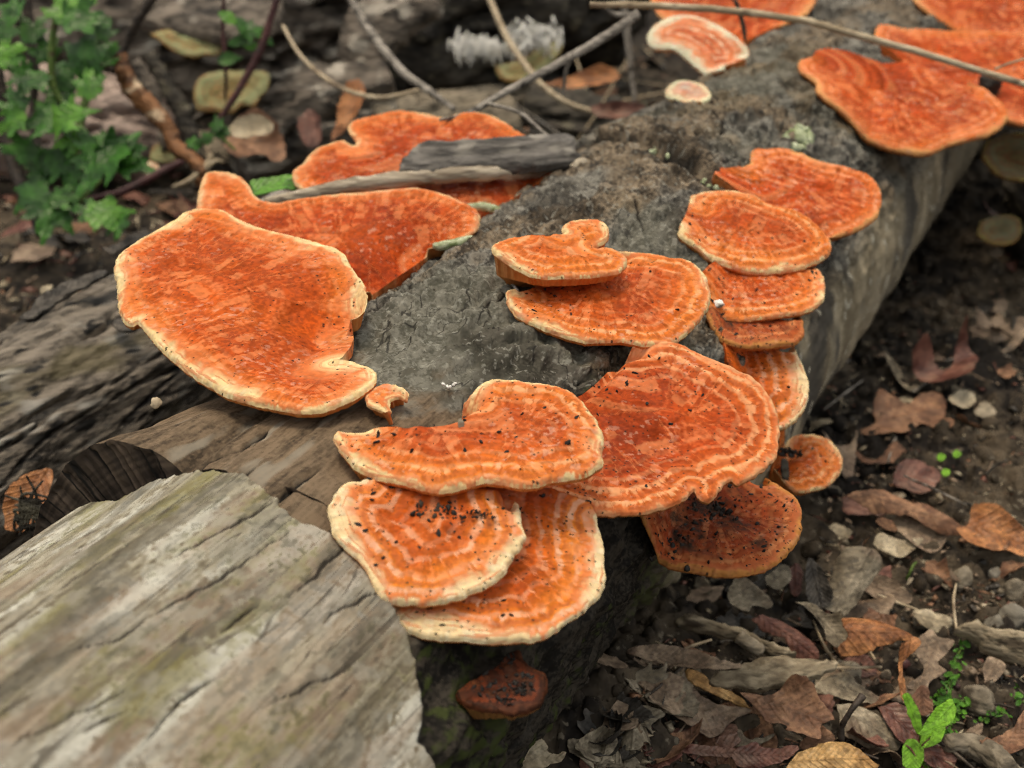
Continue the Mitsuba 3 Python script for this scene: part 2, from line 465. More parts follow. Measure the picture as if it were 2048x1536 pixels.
cap_style('cap_big', (0.72, 0.36, 0.17), 0.0028, (0.53, 0.086, 0.008), (0.36, 0.045, 0.006), PALE, 1.1, 0.6, 0.34, 0.012, phase=5.5)
cap_style('cap_dirty', (0.50, 0.21, 0.055), 0.0028, (0.36, 0.058, 0.009), (0.20, 0.028, 0.006), (0.62, 0.24, 0.09), 0.8, 0.3, 1.0, 0.010, phase=3.3)
cap_style('cap_dark', (0.075, 0.022, 0.008), 0.0022, (0.055, 0.012, 0.004), (0.028, 0.008, 0.004), (0.12, 0.04, 0.015), 0.5, 0.2, 1.15, 0.010, phase=2.7)  # dirty cap, its colours darkened further to paint in the deep shade
cap_style('cap_far', (0.72, 0.34, 0.12), 0.0034, (0.56, 0.092, 0.009), (0.42, 0.053, 0.007), (0.80, 0.38, 0.22), 0.6, 0.9, 0.04, 0.012, phase=6.1)
cap_style('cap_white', (0.74, 0.72, 0.52), 0.0085, (0.66, 0.16, 0.05), (0.52, 0.10, 0.03), (0.80, 0.60, 0.42), 1.0, 1.0, 0.05, 0.02, phase=7.7)
cap_style('cap_pale', (0.74, 0.72, 0.47), 0.0075, (0.74, 0.50, 0.30), (0.66, 0.33, 0.20), (0.78, 0.70, 0.50), 0.6, 0.8, 0.02, 0.02, phase=8.7)
cap_style('cap_olive', (0.42, 0.36, 0.12), 0.0030, (0.20, 0.165, 0.065), (0.10, 0.085, 0.040), (0.36, 0.32, 0.14), 0.6, 0.3, 0.3, 0.02, phase=9.7)
cap_style('cap_yellow', (0.26, 0.25, 0.085), 0.0015, (0.28, 0.26, 0.085), (0.13, 0.115, 0.045), (0.52, 0.48, 0.24), 0.5, 0.6, 0.25, 0.02, phase=10.7)
CAP = table(CAPS)


def cap_uv(uv):
    i = dr.floor(uv.y * 0.1)
    return i, uv.x, uv.y - i * 10


def lerp3(a, b, t):
    return a + (b - a) * t


def cap_col(p, n, uv):
    i, d, q = cap_uv(uv)
    rim, base, deep, pale = [mi.Color3f(*[CAP(i, 3 * k + j) for j in range(3)]) for k in range(4)]
    rw, zones, flecks, dirt, spread, phase = [CAP(i, 12 + j) for j in range(6)]
    w = fbm(p.x * 150, p.y * 150, p.z * 150, 3)
    big = fbm(p.x * 32 + phase, p.y * 32, p.z * 32, 3)
    fib = fbm(q * 1000, d * 140, phase, 3)                       # radial fibres
    fine = fbm(p.x * 700, p.y * 700, p.z * 700, 2)
    along = fbm(q * 42, d * 25, phase + 5, 2)                    # what varies along the margin
    rw = rw * (0.10 + 2.6 * along * along * (0.6 + 0.8 * noise(q * 190, 3.0, phase)))
    dn = d + (w - 0.5) * 0.0050 + (fib - 0.5) * 0.0034
    sf = smoothstep(0.28, 0.72, fib)
    lum = sat(base.x * 2.2 - 0.1)
    # young pale-orange flesh near the margin, darker and browner with age towards the base
    c = lerp3(base * mi.Color3f(1.16, 1.62, 2.6), base * mi.Color3f(0.90, 0.76, 0.80), smoothstep(rw * 0.8, rw + 0.017, dn + (big - 0.5) * 0.02))
    c = lerp3(c, deep * 0.86, 0.95 * smoothstep(0.26, 0.66, big * 0.85 + w * 0.15) * smoothstep(0.004, 0.026, dn))
    c = lerp3(c, base * mi.Color3f(1.10, 1.28, 1.2), 0.2 * smoothstep(0.52, 0.72, fbm(p.x * 36 + 7, p.y * 36 + phase, 1.0, 3)))
    c = c * (0.62 + 0.26 * sf + 0.36 * smoothstep(0.25, 0.75, fine))
    c = lerp3(c, mi.Color3f(0.76, 0.32, 0.13) * lum, 0.34 * smoothstep(0.55, 0.85, sf * 0.7 + fine * 0.4))
    wave = 0.5 + 0.5 * dr.sin(dn * (2 * PI / 0.0062) + 5.0 * big + 2.5 * along + phase)
    fade = sat(dr.exp(-dr.square(dr.maximum(dn - rw, 0) / (spread * 1.25))) * zones * smoothstep(0.18, 0.48, fbm(q * 60, d * 90, phase + 9, 2)))
    c = lerp3(c, pale, sat(smoothstep(0.50, 0.95, wave) * fade * (0.30 + 0.9 * sf)))
    c = lerp3(c, mi.Color3f(0.40, 0.082, 0.022), 0.6 * sat(smoothstep(0.60, 0.98, 1 - wave) * fade))
    c = lerp3(c, mi.Color3f(0.70, 0.225, 0.085) * lum, sat(smoothstep(rw * 2.8, rw * 0.8, dn) * (0.35 + 0.9 * (fib - 0.2))))
    rimc = lerp3(rim, rim * mi.Color3f(1.05, 1.16, 1.35), smoothstep(0.45, 0.7, fib)) * (0.62 + 0.42 * fine + 0.30 * w)
    rimc = lerp3(rimc, mi.Color3f(0.62, 0.23, 0.10) * lum, 0.8 * smoothstep(0.52, 0.68, fbm(d * 1100, q * 120, phase + 3, 3)))
    c = lerp3(c, rimc, smoothstep(rw * 1.45, rw * 0.45, dn + 0.0005))
    # worn whitish flecks along the fibres
    fl = 0.4 * smoothstep(0.60, 0.70, fbm(p.x * 430, p.y * 560, p.z * 430, 3)) * smoothstep(0.42, 0.60, fbm(p.x * 42, p.y * 42 + phase, 6.0, 2))
    c = lerp3(c, mi.Color3f(0.78, 0.50, 0.36), sat(fl * flecks))
    # specks and smears of soil, gathered in patches
    patch = smoothstep(0.36, 0.66, fbm(p.x * 60, p.y * 60 + phase, 2.0, 3))
    f1, f2, cell = voronoi(p.x * 560, p.y * 560 + p.z * 260)
    t = 0.965 - (0.05 + 0.22 * dirt) * patch
    speck = smoothstep(0.34, 0.20, f1 / (0.35 + 0.9 * noise(p.x * 260, p.y * 260, 3.0))) * smoothstep(t, t + 0.01, cell)
    smear = smoothstep(0.73 - 0.25 * dirt, 0.86 - 0.20 * dirt, fbm(p.x * 95, p.y * 95 + phase, p.z * 95, 4) * 0.8 + fine * 0.2) * smoothstep(0.003, 0.014, dn) * sat(dirt * 1.3)
    c = lerp3(c, mi.Color3f(0.030, 0.018, 0.012), sat(speck * 0.85 + smear))
    return lerp3(c, lerp3(base * 0.7, mi.Color3f(0.60, 0.30, 0.10), fib), smoothstep(0.0, -0.25, n.z))


def cap_bump(p, n, uv):
    i, d, q = cap_uv(uv)
    return fbm(q * 1000, d * 140, CAP(i, 17), 3) * 0.6 + fbm(p.x * 480, p.y * 480, p.z * 480, 3) * 0.5


pbr('cap', cap_col, lambda p, n, uv: 0.56 + 0.3 * noise(p.x * 160, p.y * 160, p.z * 160), 0.18, cap_bump, 0.0017)


# ---- leaves: uv = (along the midrib 0..1, 10 * row + 5 + across -1..1)
LEAVES = []


def leaf_style(k, c0, c1, c2, vein, rough=0.6, veins=0.32, spots=0.6):
    STYLE[k] = len(LEAVES)
    LEAVES.append([*c0, *c1, *c2, *vein, rough, veins, spots])


leaf_style('leaf_grey', (0.13, 0.108, 0.075), (0.30, 0.258, 0.19), (0.15, 0.10, 0.07), (0.28, 0.24, 0.18))
leaf_style('leaf_taupe', (0.165, 0.118, 0.080), (0.30, 0.225, 0.16), (0.13, 0.085, 0.062), (0.13, 0.09, 0.065))
leaf_style('leaf_brown', (0.14, 0.068, 0.038), (0.28, 0.155, 0.09), (0.10, 0.05, 0.035), (0.13, 0.075, 0.05))
leaf_style('leaf_red', (0.090, 0.034, 0.026), (0.20, 0.095, 0.070), (0.24, 0.15, 0.11), (0.10, 0.04, 0.03), 0.45)
leaf_style('leaf_orange', (0.22, 0.085, 0.030), (0.42, 0.19, 0.075), (0.16, 0.06, 0.025), (0.20, 0.09, 0.035), 0.5)
leaf_style('leaf_tan', (0.36, 0.205, 0.072), (0.52, 0.33, 0.14), (0.28, 0.145, 0.05), (0.30, 0.17, 0.07), 0.45, 0.6)
leaf_style('leaf_pale', (0.30, 0.25, 0.17), (0.46, 0.40, 0.29), (0.22, 0.17, 0.11), (0.30, 0.24, 0.16))
leaf_style('leaf_black', (0.022, 0.020, 0.018), (0.065, 0.058, 0.050), (0.10, 0.085, 0.07), (0.04, 0.035, 0.03), 0.5)
leaf_style('leaf_green', (0.012, 0.055, 0.006), (0.036, 0.130, 0.013), (0.010, 0.040, 0.006), (0.05, 0.13, 0.02), 0.42, 0.45, spots=0.15)
leaf_style('leaf_lime', (0.035, 0.125, 0.010), (0.085, 0.23, 0.020), (0.03, 0.12, 0.01), (0.15, 0.32, 0.05), 0.40, 0.4, spots=0.15)
leaf_style('leaf_sprout', (0.14, 0.34, 0.020), (0.18, 0.40, 0.028), (0.13, 0.32, 0.02), (0.25, 0.48, 0.08), 0.5, 0.4, spots=0.15)
LEAF = table(LEAVES)


def leaf_uv(uv):
    i = dr.floor(uv.y * 0.1)
    return i, uv.x, dr.abs(uv.y - i * 10 - 5)


def leaf_col(p, n, uv):
    i, u, v = leaf_uv(uv)
    c0, c1, c2, vein = [mi.Color3f(*[LEAF(i, 3 * k + j) for j in range(3)]) for k in range(4)]
    c = lerp3(c0, c1, smoothstep(0.32, 0.68, fbm(p.x * 120, p.y * 120, p.z * 120, 4)))
    c = lerp3(c, c0 * 0.5, 1.1 * LEAF(i, 14) * smoothstep(0.56, 0.70, fbm(p.x * 160 + 9, p.y * 160, p.z * 160, 3)))
    c = lerp3(c, c2, LEAF(i, 14) * smoothstep(0.54, 0.72, fbm(p.x * 55 + 3, p.y * 55, p.z * 55, 3)))
    c = c * (0.72 + 0.8 * smoothstep(0.2, 0.8, fbm(p.x * 620, p.y * 620, p.z * 620, 3)))
    t = u * 9 + v * 2.6 + 1.2 * (noise(p.x * 90, p.y * 90, p.z * 90) - 0.5)
    side = smoothstep(0.10, 0.0, dr.abs(t - dr.floor(t + 0.5))) * 0.55
    return lerp3(c, vein, sat(dr.maximum(side, smoothstep(0.055, 0.02, v)) * LEAF(i, 13)))


def leaf_bump(p, n, uv):
    i, u, v = leaf_uv(uv)
    t = u * 9 + v * 2.6
    return smoothstep(0.22, 0.0, dr.abs(t - dr.floor(t + 0.5))) * 0.35 + smoothstep(0.12, 0.0, v) * 0.5 + fbm(p.x * 420, p.y * 420, p.z * 420, 3) * 0.5


pbr('leaf', leaf_col, lambda p, n, uv: LEAF(dr.floor(uv.y * 0.1), 12), 0.4, leaf_bump, 0.0010)
# ------------------------------------------------------------------ ground
def build_ground():
    xs = np.concatenate([np.linspace(-30, -1.2, 14), np.arange(-1.15, -0.15, 0.02), np.arange(-0.14, 0.56, 0.0026), np.arange(0.56, 1.5, 0.012), np.linspace(1.6, 30, 14)])
    ys = np.concatenate([np.linspace(-20, 0.25, 8), np.arange(0.28, 0.48, 0.01), np.arange(0.48, 1.0, 0.0026), np.arange(1.0, 1.35, 0.006), np.arange(1.36, 2.8, 0.014), np.linspace(2.9, 40, 16)])
    X, Y = np.meshgrid(xs, ys, indexing='ij')
    Z = ground_z(X, Y)
    P = np.stack([X, Y, 0 * X], -1)
    Z = Z + 0.013 * np.maximum(meshkit.fbm(P * 95, 3, 9) - 0.47, 0) * 2 + 0.004 * (meshkit.fbm(P * 300, 2, 10) - 0.5)
    v = np.stack([X, Y, Z], -1).reshape(-1, 3)
    f = tri(grid_faces(len(xs), len(ys)))
    add('ground', (v, f), 'soil', kind='structure')
    # crumbs of soil
    rng = np.random.default_rng(11)
    parts, black = [], []
    for i in range(5600):
        near = i < 4600
        x, y = (rng.uniform(-0.05, 0.55), 0.47 + 0.75 * rng.random() ** 1.4) if near else (rng.uniform(-0.9, 1.2), rng.uniform(1.0, 2.4))
        r = 0.0008 + 0.0062 * rng.random() ** 4 if near else 0.002 + 0.008 * rng.random() ** 2
        parts.append(lump(np.array([x, y, float(ground_z(x, y)) + 0.35 * r]), r, i, (1, 1, 0.75)))
    add('soil_crumbs', join(parts), 'crumb', kind='stuff', label='dark brown crumbs of moist soil scattered over the ground', category='soil')


build_ground()


# ------------------------------------------------------------------ the main log
def s_collar(th):
    return 0.70 + np.clip((np.degrees(th) - 75) / 43, 0, 1.3) * 0.057


CRACKS_BARE = [[(390, 946), (430, 915), (508, 887)], [(555, 1001), (602, 962), (645, 930)], [(305, 903), (359, 852)], [(470, 905), (540, 850)], [(420, 990), (520, 925)]]
CRACKS_PALE = [[(0, 1397), (117, 1335), (234, 1300), (312, 1248), (449, 1170), (543, 1104), (594, 1065)],
               [(273, 1522), (332, 1440), (410, 1385), (470, 1345)], [(332, 1143), (420, 1095), (508, 1045), (560, 1010)],
               [(625, 1264), (690, 1225), (750, 1194)], [(560, 1220), (664, 1130), (700, 1092)], [(0, 1530), (190, 1430), (290, 1380)],
               [(60, 1230), (180, 1160), (300, 1085)], [(480, 1450), (600, 1390), (690, 1350)], [(100, 1120), (230, 1045), (330, 985)], [(150, 1500), (260, 1430)], [(420, 1290), (520, 1225)]]


def carve(s, th, cracks, depth, width):
    """Depth of the traced cracks at (s, th)."""
    pts, dep = [], []
    for c in cracks:
        q = np.array([log_coords(on_log(*p))[:2] for p in c])
        q[:, 1] *= RL
        q = catmull(q, 12)
        q = resample(q, 0.0006)
        wob = (meshkit.fbm(np.stack([q[:, 0] * 220, 0 * q[:, 0] + len(pts), 0 * q[:, 0]], -1), 3, 2) - 0.5) * 0.0022
        q[:, 1] += wob
        t = np.linspace(0, 1, len(q))
        pts.append(q)
        dep.append(np.sin(PI * np.clip(t * 0.94 + 0.03, 0, 1)) ** 0.5 * (0.6 + 0.8 * meshkit.noise(np.stack([q[:, 0] * 90, 0 * t, 0 * t], -1), 4)))
    pts, dep = np.vstack(pts), np.concatenate(dep)
    d, i = cKDTree(pts).query(np.stack([s.ravel(), (th * RL).ravel()], -1))
    return (depth * dep[i] * np.exp(-(d / (width * (0.4 + 0.6 * dep[i]))) ** 2)).reshape(s.shape)


def build_log():
    t = thing('fallen_log', 'thick fallen grey log covered in orange shelf fungi, pale sawn butt at lower left', 'log')
    # bark and bare wood
    ss = np.concatenate([np.arange(0.328, 0.95, 0.0014), np.arange(0.95, 1.5, 0.003), np.arange(1.5, 2.6, 0.02)])
    th = np.radians(np.concatenate([np.arange(-50, 150, 0.66), np.arange(150, 310.1, 5)]))
    S, TH = np.meshgrid(ss, th, indexing='ij')
    deg = np.degrees(TH)
    low = np.clip((96 - deg) / 14, 0, 1) + np.clip((deg - 205) / 10, 0, 1)
    S = S - 0.055 * low * np.clip((0.45 - S) / 0.122, 0, 1)
    P = log_point(S, TH, RL)
    top = np.clip((deg - 5) / 30, 0, 1) * np.clip((S - 0.40) / 0.06, 0, 1)
    q = np.stack([S, TH * RL, 0 * S], -1)
    bulge = np.interp(deg, [95, 104, 107, 109, 113, 121, 127, 135, 150, 180, 220], [0, 0, -0.003, 0.002, 0.010, 0.017, 0.0185, 0.019, 0.017, 0.015, 0])
    r = RL + bulge * np.clip((0.43 - S) / 0.102, 0, 1) + 0.010 * (meshkit.fbm(P * 11, 3, 21) - 0.5) * np.clip((S - 0.31) / 0.12, 0.25, 1) + 0.003 * (meshkit.fbm(q * (45, 60, 1), 3, 22) - 0.5)
    rid = np.abs(meshkit.fbm(q * (60, 150, 1) + 0.35 * meshkit.fbm(q * 60, 2, 3)[..., None] * 8, 3, 23) - 0.5)
    r = r + top * (0.0015 * (meshkit.fbm(q * (170, 260, 1), 3, 24) - 0.5) - 0.0018 * np.exp(-(rid / 0.018) ** 2) * np.clip((meshkit.fbm(q * 30, 2, 8) - 0.48) * 6, 0, 1))
    flake = meshkit.fbm(q * (95, 165, 1) + 0.5 * meshkit.fbm(q * 130, 2, 4)[..., None], 4, 25)
    r = r + top * 0.0017 * (np.clip((flake - 0.44) * 22, 0, 1) + np.clip((flake - 0.52) * 26, 0, 1) + 0.8 * np.clip((flake - 0.60) * 26, 0, 1))
    r = r + (1 - top) * 0.0016 * (meshkit.fbm(q * (25, 190, 1), 3, 26) - 0.5)
    se = s_collar(TH) + 0.010 * (meshkit.fbm(q * 60, 2, 33) - 0.5)
    win = np.clip((deg - 62) / 14, 0, 1) * np.clip((150 - deg) / 14, 0, 1)
    e = np.clip((S - (se - 0.11)) / 0.10, 0, 1)
    far = np.clip((S - se - 0.012) / 0.004, 0, 1)
    r = r + win * (0.0085 * far * np.clip((0.90 - S) / 0.12, 0, 1) + 0.004 * e * (S < se) - 0.004 * np.exp(-((S - se - 0.004) / 0.006) ** 2))
    # long fissures in the bark
    rng = np.random.default_rng(12)
    lines = []
    for _ in range(34):
        s0, t0 = rng.uniform(0.45, 1.05), rng.uniform(0.35, 2.2)
        m, hd = rng.uniform(0.015, 0.05), rng.normal() * 0.5
        u_ = np.linspace(0, m, 8)
        lines.append(np.stack([s0 + u_ * math.cos(hd), (t0 * RL + u_ * math.sin(hd)) + 0.0025 * np.cumsum(rng.normal(size=8)) * 0.5], 1))
    pts = np.vstack([resample(l_, 0.0007) for l_ in lines])
    dd = cKDTree(pts).query(np.stack([S.ravel(), (TH * RL).ravel()], -1), distance_upper_bound=0.004)[0].reshape(S.shape)
    fis = np.where(np.isfinite(dd), np.exp(-(np.minimum(dd, 1) / 0.0009) ** 2), 0)
    r = r - 0.0028 * fis
    cut = np.interp(deg, [-50, -35, -5, 10, 20, 32, 260, 310], [0.27, 0.25, 0.21, 0.10, 0.03, 0, 0, 0.27])
    r = r * (1 - cut * np.clip((0.62 - S) / 0.14, 0, 1))
    cv = carve(S, TH, CRACKS_BARE, 1.0, 0.0012) * (S < 0.46)
    r = r - cv * 0.0035
    cv = np.maximum(cv, 0.75 * fis)
    cv = np.maximum(cv, 0.62 * win * np.exp(-((S - se - 0.009) / 0.0065) ** 2) * np.clip((meshkit.fbm(q * 70, 2, 71) - 0.30) * 5, 0, 1))
    r = r + np.clip((60 - deg) / 25, 0, 1) * np.clip((0.66 - S) / 0.14, 0, 1) * (0.008 * (meshkit.fbm(q * (50, 70, 1), 4, 61) - 0.5) * 2 + 0.004 * (meshkit.fbm(q * (210, 260, 1), 3, 62) - 0.5))
    v = log_point(S, TH, r)
    f = tri(grid_faces(len(ss), len(th)))
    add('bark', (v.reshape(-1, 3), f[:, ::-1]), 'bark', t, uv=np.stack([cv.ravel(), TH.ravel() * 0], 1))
    # dark end grain of the saw cut
    rr = np.linspace(0.0, 1.0, 90)
    ta = np.radians(np.arange(60, 200, 0.35))
    R_, TA = np.meshgrid(rr, ta, indexing='ij')
    edge = np.interp(ta, th, r[0])
    rad = edge[None] * R_
    rng = np.random.default_rng(5)
    gro = np.zeros_like(rad)
    for _ in range(46):
        a0 = rng.uniform(1.2, 3.3)
        w = rng.uniform(0.003, 0.009)
        wig = 0.02 * (meshkit.noise(np.stack([R_ * 9, 0 * R_ + a0 * 10, 0 * R_], -1), 3) - 0.5)
        gro += rng.uniform(0.4, 1.6) * np.exp(-((TA - a0 - wig) / w) ** 2) * np.clip((R_ - rng.uniform(0.2, 0.75)) * 8, 0, 1)
    sc = 0.328 + np.minimum(gro, 2) * 0.0022 * (R_ < 0.985) + 0.0012 * (meshkit.fbm(np.stack([rad * 300, TA * 30, 0 * TA], -1), 3, 2) - 0.5) * (R_ < 0.99)
    v = log_point(sc, TA, rad)
    add('end_grain', (v.reshape(-1, 3), tri(grid_faces(len(rr), len(ta)))), 'end_grain', t, label='dark half-moon of sawn end grain with radial cracks')
    # pale weathered butt end, hewn flat on its far side
    cut = []
    for x, y in ((20, 1056), (370, 957)):
        d = ray(x, y)
        cut.append(EYE + d * (0.320 / (d @ A)))
    c0, c1 = [np.array([p @ L - UC, p[2] - ZC]) for p in cut]
    e_ = c1 - c0
    nn = np.array([-e_[1], e_[0]]) / np.linalg.norm(e_)
    nn = nn if nn @ c0 > 0 else -nn
    dist, tn = nn @ c0, math.atan2(nn[1], nn[0])
    far = np.array([log_coords(on_log(*p, r=RL + 0.003))[:2] for p in ((480, 950), (540, 990), (590, 1040), (640, 1065), (700, 1100), (760, 1200), (800, 1290), (813, 1370), (812, 1440), (800, 1500))])
    far = far[np.argsort(far[:, 1])]
    far = np.vstack([[0.285, -1.0], far, [0.325, 1.85], [0.3205, 2.2], [0.3205, 4.0]])
    th = np.concatenate([np.radians(np.arange(-50, 25, 2.0)), np.radians(np.arange(25, 185, 0.27)), np.radians(np.arange(185, 311, 6))])
    u = np.concatenate([np.linspace(-0.35, 0.12, 16), np.linspace(0.125, 1.0, 170)])
    Uu, TH = np.meshgrid(u, th, indexing='ij')
    jag = 0.003 * (meshkit.fbm(np.stack([th * RL * 380, 0 * th, 0 * th], -1), 2, 4) - 0.5) + 0.004 * (meshkit.fbm(np.stack([th * RL * 90, 0 * th, 0 * th], -1), 2, 5) - 0.5)
    send = np.interp(th, far[:, 1], far[:, 0]) + jag
    S = Uu * send[None]
    q = np.stack([S * 22, TH * RL * 380, 0 * S], -1)
    deg = np.degrees(TH)
    r = RL + 0.0045 + 0.008 * np.clip((62 - deg) / 40, 0, 1) + 0.004 * (meshkit.fbm(np.stack([S * 9, TH * 2.2, 0 * S], -1), 2, 6) - 0.5)
    cd = np.cos(TH - tn)
    chord = np.where(cd > 0.05, dist / np.maximum(cd, 0.05), 9)
    chord = chord + 0.004 * (meshkit.fbm(np.stack([S * 20, TH * 6, 0 * S], -1), 2, 16) - 0.5)
    m = np.clip(0.5 + (chord - r) / 0.02, 0, 1)
    r = chord * (1 - m) + r * m - 0.005 * m * (1 - m)
    r = np.minimum(r, RL + 0.02)
    r = r + 0.0004 * (meshkit.fbm(q, 4, 7) - 0.5) + 0.0003 * (meshkit.fbm(q * 3.1, 2, 8) - 0.5)
    cv = 0.75 * carve(S, TH, CRACKS_PALE, 1.0, 0.0005)
    r = r - cv * 0.0014
    v = log_point(S, TH, r)
    lip = log_point(send[None] + 0.0006, th[None], r[-1:] - 0.0008)
    rim = log_point(send[None] + 0.0004, th[None], np.maximum(r[-1:] - 0.03, 0.01))
    v = np.concatenate([v, lip, rim], 0)
    add('weathered_wood', (v.reshape(-1, 3), tri(grid_faces(len(u) + 2, len(th)))[:, ::-1]), 'pale_wood', t, uv=np.stack([np.vstack([cv, 0 * cv[:2]]).ravel(), np.zeros(v.shape[0] * v.shape[1])], 1),
        label='pale grey barkless butt end with long dark cracks')
    return t


LOG = build_log()


# ------------------------------------------------------------------ shelf fungi
SHELVES = {}
def shelf(margin, attach, anchor, lift, tilt, roll, mat, label, rim=0.0024, thick=0.010, dome=0.0, und=0.004, wav=0.004, step=0.0011, root=0.010, seed=0,
          category='shelf fungus', name='shelf_fungus', group=None, dirt=0, P=None, parent=None, smooth_px=1.0, dirt_at=0.010, blend=0.009, on_it=True, seat=None, hold=False):
    n = np.array([math.sin(math.radians(roll)), -math.sin(math.radians(tilt)), math.cos(math.radians(tilt))])
    e1, e2, n = frame(n)
    D = np.array([n @ L, n[2]])

    def flat(px):
        q = np.array([on_plane(x, y, P, n) for x, y in px]) - P
        return np.stack([q @ e1, q @ e2], 1)

    def drop(v, only=False):
        """How far along n each point of the plane is from the log's surface (nan beside the log)."""
        p = P + v[:, :1] * e1 + v[:, 1:2] * e2
        o = np.stack([p @ L - UC, p[:, 2] - ZC], 1)
        b, c = o @ D, (o * o).sum(1) - (RL + 0.001) ** 2
        q = b * b - (D @ D) * c
        return np.where((q > 0) | (not only), (-b + np.sqrt(np.maximum(q, 0))) / (D @ D), -1.0)

    if P is None:
        P = on_log(*anchor)
        for _ in range(0 if hold else 4):
            P = P + n * np.mean(drop(flat(seat or attach)))
        P = P + n * lift
    m = resample(catmull(flat(margin), 5), step * 0.8)
    k = max(smooth_px * 0.0009 / (step * 0.8), 0.5)
    ends = m[[0, -1]].copy()
    m = gaussian_filter1d(m, k, axis=0, mode='nearest')
    m[[0, -1]] = ends
    # small irregular teeth and lobes of the rim
    tn = np.gradient(m, axis=0)
    tn /= np.linalg.norm(tn, axis=1, keepdims=True) + 1e-12
    nr = np.stack([-tn[:, 1], tn[:, 0]], 1)
    h = np.concatenate([m, 0 * m[:, :1]], 1)
    m = m + nr * (0.0011 * (meshkit.fbm(h * 260 + seed, 3, seed) - 0.5) + 0.0009 * (meshkit.fbm(h * 700 + seed, 2, seed + 1) - 0.5))[:, None]
    SHELVES[seed] = (P, n)

    parts = [m]
    if attach:
        a = resample(np.vstack([m[-1:], flat(attach), m[:1]]), step)[1:-1]
        parts.append(a)
    out = np.vstack(parts)
    v, f, nb = triangulate(out, step, (0.00035, 0.0011) if step < 0.002 else (0.0006,), seed)
    tree = cKDTree(m)
    d, i = tree.query(v)
    arc = np.concatenate([[0], np.cumsum(np.linalg.norm(np.diff(m, axis=0), axis=1))])[i]
    ta = cKDTree(parts[1]).query(v)[0] if attach else d + 1
    h = np.concatenate([v, 0 * v[:, :1] + seed * 3.3], 1)
    rr = np.minimum(d / rim, 1)
    edge = rim * np.sqrt(1 - (1 - rr) ** 2)
    wave = wav * (meshkit.fbm(h * 30, 2, seed + 2) - 0.5) * 2 * np.exp(-d / 0.03)
    inn = 1 - np.exp(-d / 0.018)
    zone = 0.00038 * np.sin(d * 2 * PI / 0.0068 + 5 * meshkit.fbm(h * 25, 2, seed + 5)) * np.exp(-d / 0.03) * np.clip(d / 0.003, 0, 1)
    top = edge + wave + zone + und * (meshkit.fbm(h * 33, 3, seed + 3) - 0.5) * 2 * inn + dome * inn + (0.0011 * (meshkit.fbm(h * 190, 3, seed + 4) - 0.5) + 0.0007 * (meshkit.fbm(h * 420, 2, seed + 6) - 0.5)) * rr
    bot = -edge * 0.8 + wave - thick * (1 - np.exp(-d / 0.03)) - root * np.exp(-ta / 0.012) * (d > rim)
    if attach and on_it:
        h = drop(v)
        g = np.exp(-(ta / blend) ** 2) * np.clip(d / 0.004, 0, 1)
        top = top * (1 - g) + np.clip(h, -0.03, 0.02) * g
    if on_it:
        up = np.clip(drop(v, True) + 0.0045 + np.minimum(edge, 0.0026) - top, 0, 0.03)
        top, bot = top + up, bot + up
    bot = np.minimum(bot, top - 0.0004 * (d > 0))
    vv, ff = slab3(v, f, nb, top, bot, P, e1, e2, n)
    uv = np.tile(np.stack([d, arc % 9.9 + 10 * STYLE[mat]], 1), (2, 1))
    if dirt:
        t = thing(name, label, category, group)
        k = add('cap', (vv, ff), 'cap', t, uv=uv)
        rng = np.random.default_rng(seed + 77)
        w = np.exp(-ta / dirt_at) + 0.10
        w = w * (d > 0.003) * np.clip((meshkit.fbm(h * 75, 3, seed + 9) - 0.42) * 6, 0.04, 1)
        pick = rng.choice(len(v), int(dirt * 1.2), p=w / w.sum())
        bits = []
        for j in pick:
            r = 0.0002 + 0.0009 * rng.random() ** 4
            bits.append(lump(vv[j] + n * r * 0.1, r, int(rng.integers(1e6)), (1.4, 0.8, 0.4), ICO, 0.8, 2.4))
        add('debris', join(bits), 'debris_mat', t, kind='stuff', label='black crumbs of soil and debris lying on the cap')
        return t
    return add(name, (vv, ff), 'cap', parent, label, category, group, uv=uv)



